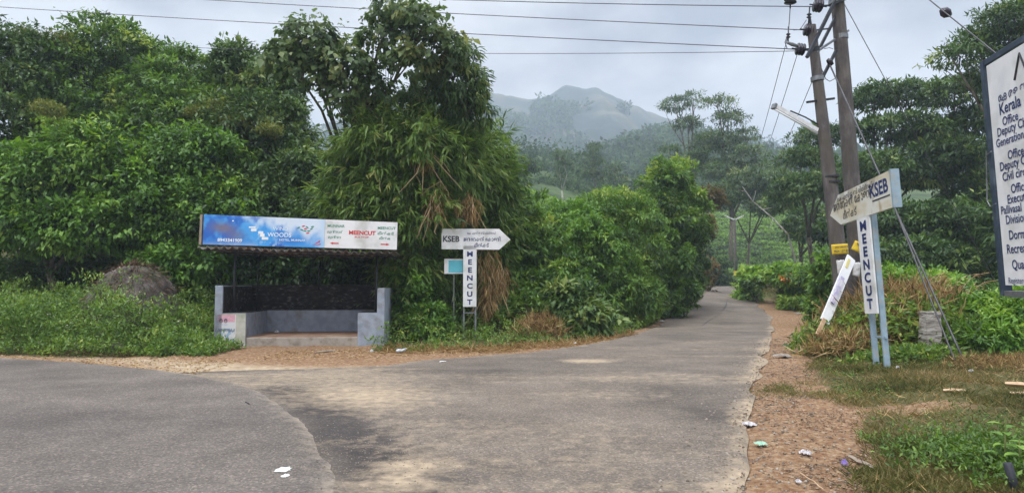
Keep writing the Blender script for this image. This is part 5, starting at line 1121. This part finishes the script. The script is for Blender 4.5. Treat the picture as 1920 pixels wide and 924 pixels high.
fp = P(1378, 412, 62)
for i_, (px, py, dx, lb) in enumerate(((1478, 66, -8, 'leftmost'), (1498, 92, 0, 'middle'), (1524, 150, 7, 'rightmost'))):
    wire(lb + ' of the three thin wires dropping from the poles to the far pole', [q(px, py), P(1378 + dx, 410, 62)], r_=.009, sag=.9, group='wires to the far pole')
wire('short jumper wire hanging between the insulators', [q(1482, 8), q(1480, 40), q(1478, 62), q(1472, 80), q(1476, 92), q(1500, 94)], r_=.012)
wire('slanting jumper wire from the upper insulator to the middle line', [q(1512, 38), q(1500, 56), q(1488, 57)], r_=.01)
gA = G(1814, 702); gA[2] = float(H(gA[0], gA[1])) - .05
wire('thick guy wire anchored in the grass right of the cream sign', [q(1556, 122), gA], r_=.020, name='guy_wire')
wire('second strand of the guy wire ending beside the first', [q(1556, 126) * .45 + gA * .55 + np.array([.0, 0, .02]), gA + np.array([-.14, .05, 0])], r_=.017, name='guy_wire')
wire('guy wire falling behind the trees from the top of the taller pole', [P(1583, 8, PY + .4), P(1905, 600, 20)], r_=.010, name='guy_wire')
r_ = wire('guy wire with a round insulator above the office board', [P(1690, -42, 12.5), P(2010, 215, 9.0)], r_=.010, name='guy_wire')
c = P(1773, 24, 12.5 - 3.5 * (83 / 320)); part('egg_insulator', MB().tube([c + np.array([-.09, .0, .05]), c + np.array([-.03, 0, .02]), c + np.array([.03, 0, -.02]), c + np.array([.09, 0, -.05])], [.03, .085, .085, .03], 12), 'insul', r_, True)
# far pole
b0 = P(1381, 540, 62); tp = P(1377, 412, 62); zg = float(H(b0[0], b0[1]))
r_ = empty('electric_pole', (b0[0], b0[1], zg), 'slim far pole with a V shaped top above the side road', 'electric pole', PG)
part('shaft', MB().tube([(b0[0], b0[1], zg - .3), tuple(tp)], [.15, .11], 10), 'conc', r_, True)
for dx in (-1, 1): part('crossarm', MB().bar(tp, tp + np.array([dx * .85, 0, .38]), .12), 'paper', r_)
c = P(1381, 512, 61.7); part('plate', MB().box(c, (.5, .03, .4)), 'yellow', r_)

r_ = empty('dead_branch', (P(1500, 470, 58)[0], 58, float(H(P(1500, 470, 58)[0], 58))), 'bare whitish dead branch leaning in front of the hazy trees', 'dead branch')
mb = MB(); mb.tube([P(1392, 350, 58), P(1412, 378, 58), P(1450, 410, 58), P(1478, 440, 57.5), (P(1500, 470, 58)[0], 57.5, float(H(24, 57.5)) - .2)], [.02, .04, .06, .09, .12], 7)
for a_, b_ in (((1412, 378), (1418, 356)), ((1430, 393), (1452, 388)), ((1400, 360), (1384, 356)), ((1450, 410), (1440, 432))): mb.tube([P(*a_, 58), P(*b_, 58)], [.035, .01], 5)
part('limb', mb, 'bark_pale', r_, True)
M['orange'] = leaf_mat('orange flowers', [(.5, .12, .02), (.6, .2, .03), (.6, .3, .05)], trans=.2)
C, O = shell(pl(1478, 521, 34.6, 12, 6, .3), 26, inner=.6); V, Fc, t = clumps(C, O, 5, .1, .12, .09, tb=.5)
tag(rawmesh('flowers', V, Fc, M['orange'], attrs={'tint': t}), 'orange flowers on the front of the low right hedge', 'flowers', kind='stuff')
# stub, dry grass heap
c = G(1743, 652); r0_ = np.random.default_rng(5); zg = float(H(c[0], 14.0)); c = P(1743, 650, 13.9)
mb = MB(); V = []; Fs = []; nu, nv = 20, 16; zc = zg - .1
for j in range(nv + 1):
    for i_ in range(nu):
        a = 2 * math.pi * (i_ + .5) / nu; ca, sa = math.cos(a), math.sin(a); m_ = max(abs(ca), abs(sa)); q_ = 1 / m_ * (1 - .12 * (1 / m_ - 1))
        t = j / nv; n1_ = float(vn(ca * 2.5 + 9, sa * 2.5 + t * 9, 3)) - .5; n2_ = float(vn(t * 16, i_ // 5 * 3.3, 8)) - .5
        rr_ = .165 * (1 - .10 * t) * (1 + .10 * n1_ + .10 * n2_)
        V.append((c[0] + rr_ * ca * q_ + .03 * t, 13.9 + rr_ * sa * q_, zc + .95 * t + (.03 * n1_ if j == nv else 0)))
for j in range(nv):
    for i_ in range(nu): i2 = (i_ + 1) % nu; Fs.append([j * nu + i_, j * nu + i2, (j + 1) * nu + i2, (j + 1) * nu + i_])
Fs.append([nv * nu + i_ for i_ in range(nu)]); mb.add(V, Fs)
o = mb.build('stone_stub', M['stone'], None); tag(o, 'rough grey concrete stub standing in the dry grass heap', 'post')
def heap(label, cx, cy, rx, ry_, hgt, n, L, W, mat='straw', name='dry_grass', tb=.45, up=.5, cat='dry grass', zmul=1.0, skip=None):
    x = cx + rx * rng.normal(size=n) * .5; y = cy + ry_ * rng.normal(size=n) * .5; rr = np.clip(1 - ((x - cx) / rx) ** 2 - ((y - cy) / ry_) ** 2, 0, 1)
    k_ = (rr > .02) & ((x > xr(y) + .35) | (x < xl(y) - .2)); x, y, rr = x[k_], y[k_], rr[k_]; n = len(x)
    z = H(x, y) + hgt * rr ** .5 * (.15 + .85 * rng.random(n) ** .6)
    D = rdir(n) + [0, 0, up]; sz = .5 + rng.random(n)
    V, Fc, t = leaves(np.stack([x, y, z], 1), D, rdir(n), L * sz, W * sz, tb + .25 * rng.normal(size=n), fold=.1)
    if mat == 'straw': pass
    o = rawmesh(name, V, Fc, M[mat], attrs={'tint': t}); return tag(o, label, cat, kind='stuff')
cx = lambda px, Y: (px - 960) / F * Y
heap('tangled dry grass heap around the foot of the cream sign and concrete stub', cx(1690, 15.6), 15.6, 2.3, 1.5, 1.15, 5200, .42, .012, tb=.5)
heap('green weeds growing through the dry grass heap', cx(1690, 15.4), 15.4, 2.6, 1.7, 1.05, 9500, .15, .05, 'weed', 'weeds', .58, cat='weeds', up=.2)
heap('straw pile in front of the poles beside the shoulder', cx(1575, 14.6), 14.6, .9, .9, .45, 1300, .28, .012, tb=.5)
heap('green tuft at the foot of the leaning board', cx(1560, 15.4), 15.4, 1.0, .9, .55, 1800, .15, .02, 'weed', 'weeds', .5, cat='weeds', up=.9)
heap('weeds around the feet of the cream sign', cx(1690, 13.3), 13.3, 1.3, .6, .22, 1500, .09, .045, 'weed', 'weeds', .5, cat='weeds')
heap('brown straw heap at the left verge below the hedge', cx(1010, 19.9), 19.9, .9, .6, .62, 1500, .30, .014, tb=.4)
heap('weeds and dark twigs right of the concrete stub', cx(1810, 14.5), 14.3, 1.5, 1.2, .7, 2800, .15, .04, 'weed', 'weeds', .35, cat='weeds')
heap('dry reddish grass below the office board', cx(1900, 11.8), 11.8, 1.4, .9, .22, 2200, .13, .008, tb=.3)
# tall reed stems arching over the heap
mbs = MB(); V_ = []
root = empty('reed_grass', (cx(1790, 15.5), 15.5, float(H(cx(1790, 15.5), 15.5))), 'dry arching reed stems rising above the heap near the office board', 'reeds')
for i_ in range(26):
    x0, y0 = cx(1770, 15.5) + rng.normal() * .35, 15.5 + rng.normal() * .3; z0 = float(H(x0, y0)) + .3; dx = rng.uniform(-.3, 1.0); hh_ = rng.uniform(1.2, 2.0)
    pts = [(x0 + dx * t ** 2, y0 + .1 * t, z0 + hh_ * (t - .38 * t ** 2.6)) for t in np.linspace(0, 1, 7)]; mbs.tube(pts, list(np.linspace(.008, .003, 7)), 5)
    for _ in range(7):
        t = .7 + .3 * random.random(); V_.append((x0 + dx * t ** 2, y0 + .1 * t, z0 + hh_ * (t - .38 * t ** 2.6)))
part('stem', mbs, 'wood_pale', root); V_ = np.array(V_); V, Fc, t = leaves(V_, rdir(len(V_)) * .5 + [.6, 0, -.2], rdir(len(V_)), .15, .012, .6 + 0 * V_[:, 0]); rawmesh('plume', V, Fc, M['straw'], root, attrs={'tint': t})

# stake and seedling at the lower right corner
c = G(1908, 930); r_ = empty('garden_stake', (c[0], c[1], 0), 'short dark stake beside the big leaved seedling', 'stake')
part('stick', MB().tube([P(1912, 945, 5.15), P(1889, 868, 5.15)], .032, 8), 'steel_dark', r_, True)
def seedling(label, base, hgt, nl, L, W, mat, seed, lean=(0, 0)):
    rr = np.random.default_rng(seed); base = np.array([base[0], base[1], float(H(base[0], base[1]))]); r_ = empty('seedling', base, label, 'plant', 'leafy seedlings in the right verge'); Pb = []; D = []; N = []; S_ = []
    stem = [base + np.array([lean[0] * t, lean[1] * t, hgt * t]) for t in np.linspace(0, 1, 5)]; part('stem', MB().tube(stem, list(np.linspace(.01, .004, 5)), 6), 'culm', r_)
    for i_ in range(nl):
        t = .25 + .75 * i_ / nl; a = i_ * 2.4; pb = base + np.array([lean[0] * t, lean[1] * t, hgt * t]); d = np.array([math.cos(a), math.sin(a), .35 - .3 * rr.random()]); Pb.append(pb + d * .02); D.append(d); N.append([0, 0, 1]); S_.append(.7 + .5 * rr.random())
    Pb, D, N, S_ = map(np.array, (Pb, D, N, S_)); vs = []; fs = []
    Dn = norm(D); Sd = norm(np.cross(Dn, N)); Nn = np.cross(Sd, Dn)
    for i_ in range(nl):       # six-sided curved leaf
        l_, w_ = L * S_[i_], W * S_[i_]; b = len(vs)
        prof = [(0, 0), (.2, .32), (.45, .5), (.75, .33), (1, 0)]
        for (u, ww) in prof:
            c_ = Pb[i_] + Dn[i_] * u * l_ - Nn[i_] * (u ** 2) * l_ * .28
            vs += [c_ - Sd[i_] * ww * w_ + Nn[i_] * ww * w_ * .25, c_, c_ + Sd[i_] * ww * w_ + Nn[i_] * ww * w_ * .25]
        for j in range(4):
            o_ = b + j * 3; fs += [[o_, o_ + 3, o_ + 4, o_ + 1], [o_ + 1, o_ + 4, o_ + 5, o_ + 2]]
    rawmesh('leaf', np.array(vs), fs, M[mat], r_, attrs={'tint': np.repeat(.45 + .4 * rr.random(nl), 15)}, smooth=True); return r_
seedling('broad leaved seedling rising beside the dark stake', G(1885, 905)[:2], .42, 10, .13, .075, 'leaf_lush', 1, (.02, 0))
seedling('seedling with drooping leaves at the very corner of the verge', G(1915, 915)[:2], .30, 9, .12, .07, 'leaf_lush', 2)
seedling('low seedling left of the stake', G(1845, 880)[:2], .16, 8, .08, .04, 'leaf_lush', 3)
seedling('small glossy seedling in the brown grass', G(1645, 860)[:2], .07, 5, .05, .035, 'leaf', 4)
x = cx(1850, 5.9) + rng.normal(size=900) * .33; y = 5.9 + rng.normal(size=900) * .45
cover('weeds', 'clump of small green weeds round the stake', 'weeds', x, y, .16 + 0 * x, 7, .05, .05, .02, 'weed', tb=.25)  # low tint paints the shadow behind the seedling into these leaves

M['plastic_white'] = surf('dirty white plastic', [(.28, .25, .24), (.55, .54, .56), (.68, .68, .72)], 30, .4)
# ---------------------------------------------------------------- rubbish and odd bits
def crumple(name, label, cat, px, py, w_, d_, h_, mat, seed, rot=0, z=None, mat2=None):
    rr = np.random.default_rng(seed); c = G(px, py, 0 if z is None else z); zg = float(H(c[0], c[1])) if z is None else z
    if z is None and xl(c[1]) < c[0] < xr(c[1]): zg += .02
    n_ = 13; V = []; ca, sa = math.cos(rot), math.sin(rot)
    for j in range(n_):
        for i_ in range(n_):
            u, v = i_ / (n_ - 1) * 2 - 1, j / (n_ - 1) * 2 - 1; e = 1 + .12 * (rr.random() - .5)
            r_ = max(abs(u), abs(v)); hz = h_ * 1.5 * ((1 - r_ ** 2) * .55 + .6 * (rr.random() - .3)) + .008
            V.append((c[0] + (u * w_ * ca - v * d_ * sa) * .42 * e, c[1] + (u * w_ * sa + v * d_ * ca) * .42 * e, zg + max(hz, .004)))
    Fs = [[j * n_ + i_, j * n_ + i_ + 1, (j + 1) * n_ + i_ + 1, (j + 1) * n_ + i_] for j in range(n_ - 1) for i_ in range(n_ - 1)]
    o = rawmesh(name, np.array(V), Fs, M[mat]); return tag(o, label, cat, 'litter' if False else None)
for a in [('plastic_wrapper', 'crumpled white wrapper lying on the road edge', 'wrapper', 1405, 797, .16, .16, .03, 'plastic_white', 1, .3),
          ('plastic_wrapper', 'mint green wrapper on the red shoulder', 'wrapper', 1427, 833, .13, .13, .02, 'plastic_green', 2, .2),
          ('plastic_wrapper', 'pinkish white scrap right of the mint wrapper', 'wrapper', 1510, 851, .09, .12, .03, 'plastic_white', 3, .8),
          ('plastic_wrapper', 'violet wrapper beside the grey plank', 'wrapper', 1584, 873, .055, .05, .04, 'plastic_violet', 4, 0),
          ('plastic_bag', 'blue and white crumpled bag near the stake', 'bag', 1861, 886, .15, .09, .04, 'plastic_blue', 5, 0),
          ('plastic_wrapper', 'orange and yellow packet at the foot of the cream sign', 'wrapper', 1636, 677, .16, .12, .14, 'plastic_orange', 6, 0),
          ('plastic_wrapper', 'white packet between the legs of the cream sign', 'wrapper', 1647, 681, .11, .1, .1, 'plastic_white', 7, 0),
          ('paper_cup', 'round white scrap in the grass below the cream sign', 'cup', 1684, 707, .09, .09, .07, 'plastic_white', 8, 0),
          ('plastic_bag', 'pale bag in the weeds right of the guy wire', 'bag', 1843, 651, .2, .2, .1, 'paper', 9, 0),
          ('paper_scrap', 'small pale scrap by the guy wire foot', 'paper', 1822, 712, .09, .1, .03, 'plastic_white', 10, 0),
          ('paper_scrap', 'white ball of paper left of the crushed bottle', 'paper', 697, 660, .10, .12, .05, 'paper', 11, 0),
          ('paper_scrap', 'white scrap at the left edge of the side road', 'paper', 1078, 644, .14, .3, .03, 'paper', 12, 0),
          ('paper_scrap', 'pale scrap by the narrow part of the side road', 'paper', 1241, 606, .2, .4, .04, 'paper', 13, 0),
          ('paper_scrap', 'tiny white scrap low on the red shoulder', 'paper', 1497, 905, .05, .06, .02, 'plastic_white', 14, 0),
          ('paper_scrap', 'flat white scrap near the shelter dirt edge', 'paper', 830, 680, .16, .14, .012, 'paper', 15, 0),
          ('flat_stone', 'flat pale stone on the right shoulder', 'stone', 1466, 671, .42, .3, .05, 'cement', 16, 0),
          ('flat_stone', 'pale stone slab on the far right shoulder', 'stone', 1500, 598, .5, .5, .06, 'cement', 17, 0),
          ('paper_cup', 'white cup lying on the shelter floor', 'cup', 519, 624, .14, .1, .06, 'plastic_white', 18, 0, .235)]:
    crumple(*a)
c = G(752, 661); r_ = empty('plastic_bottle', (c[0], c[1], .03), 'crushed clear bottle in the dead grass in front of the shelter', 'bottle')
part('body', MB().tube([c + [-.10, -.06, .04], c + [-.05, -.03, .055], c + [.03, .0, .05], c + [.08, .04, .07]], [.04, .045, .035, .04], 10), 'plastic_clear', r_, True)
part('neck', MB().tube([c + [.08, .04, .07], c + [.13, .07, .10]], [.03, .015], 10), 'plastic_white', r_, True)
def px_seed(a): return float(a[0] * 3 + a[1])
def plank(name, label, a, b, w_, t_, mat, z=.03):
    a, b = G(*a), G(*b); a[2] = float(H(a[0], a[1])) + z; b[2] = float(H(b[0], b[1])) + z; r_ = empty(name, a, label, 'wood'); rr = np.random.default_rng(int(abs(px_seed(a)) * 1000)); L_ = [a + (b - a) * t + rr.normal(size=3) * [0, .006, .004] for t in np.linspace(0, 1, 6)]; o = part('wood_piece', MB().tube(L_, [w_ / 2 * k_ * .8 for k_ in (.75, .9, 1.05, .95, 1.0, .85)], 4), mat, r_); return r_
plank('wood_plank', 'grey weathered plank in the grass right of the violet wrapper', (1592, 862), (1640, 884), .05, .02, 'wood')
plank('wood_plank', 'pale split plank lying across the middle of the verge', (1768, 750), (1812, 753), .07, .03, 'wood_pale')
plank('wood_plank', 'upper pale log at the right edge of the verge', (1885, 745), (1960, 752), .09, .06, 'wood_pale', .08)
plank('wood_plank', 'lower pale log at the right edge of the verge', (1893, 757), (1970, 766), .07, .05, 'wood_pale', .03)
plank('wood_plank', 'grey stick on the dirt in front of the shelter', (590, 663), (628, 659), .07, .04, 'wood')
plank('twig', 'dark twig on the main road near the dark verge strip', (460, 761), (467, 764), .02, .012, 'steel_dark', .055)
plank('twig', 'pale upright twig in the brown grass', (1744, 885), (1746, 842), .012, .01, 'wood_pale', .05)
plank('twig', 'pale twig at the lower edge of the verge', (1500, 890), (1545, 922), .012, .01, 'wood_pale', .02)

# ---------------------------------------------------------------- the haze
mh = bpy.data.materials.new('haze air'); mh.use_nodes = True; n_ = mh.node_tree.nodes; n_.clear()
oo = n_.new('ShaderNodeOutputMaterial'); pv = n_.new('ShaderNodeVolumePrincipled'); pv.inputs['Density'].default_value = HAZE
pv.inputs['Color'].default_value = (.74, .86, 1.0, 1); pv.inputs['Anisotropy'].default_value = .2; mh.node_tree.links.new(pv.outputs[0], oo.inputs['Volume'])
hz = MB().box((100, 560, 118), (1900, 1500, 256)).build('haze', mh, None); tag(hz, kind='stuff'); hz['label'] = 'pale mist filling the valley and veiling the mountain'; hz['category'] = 'haze'
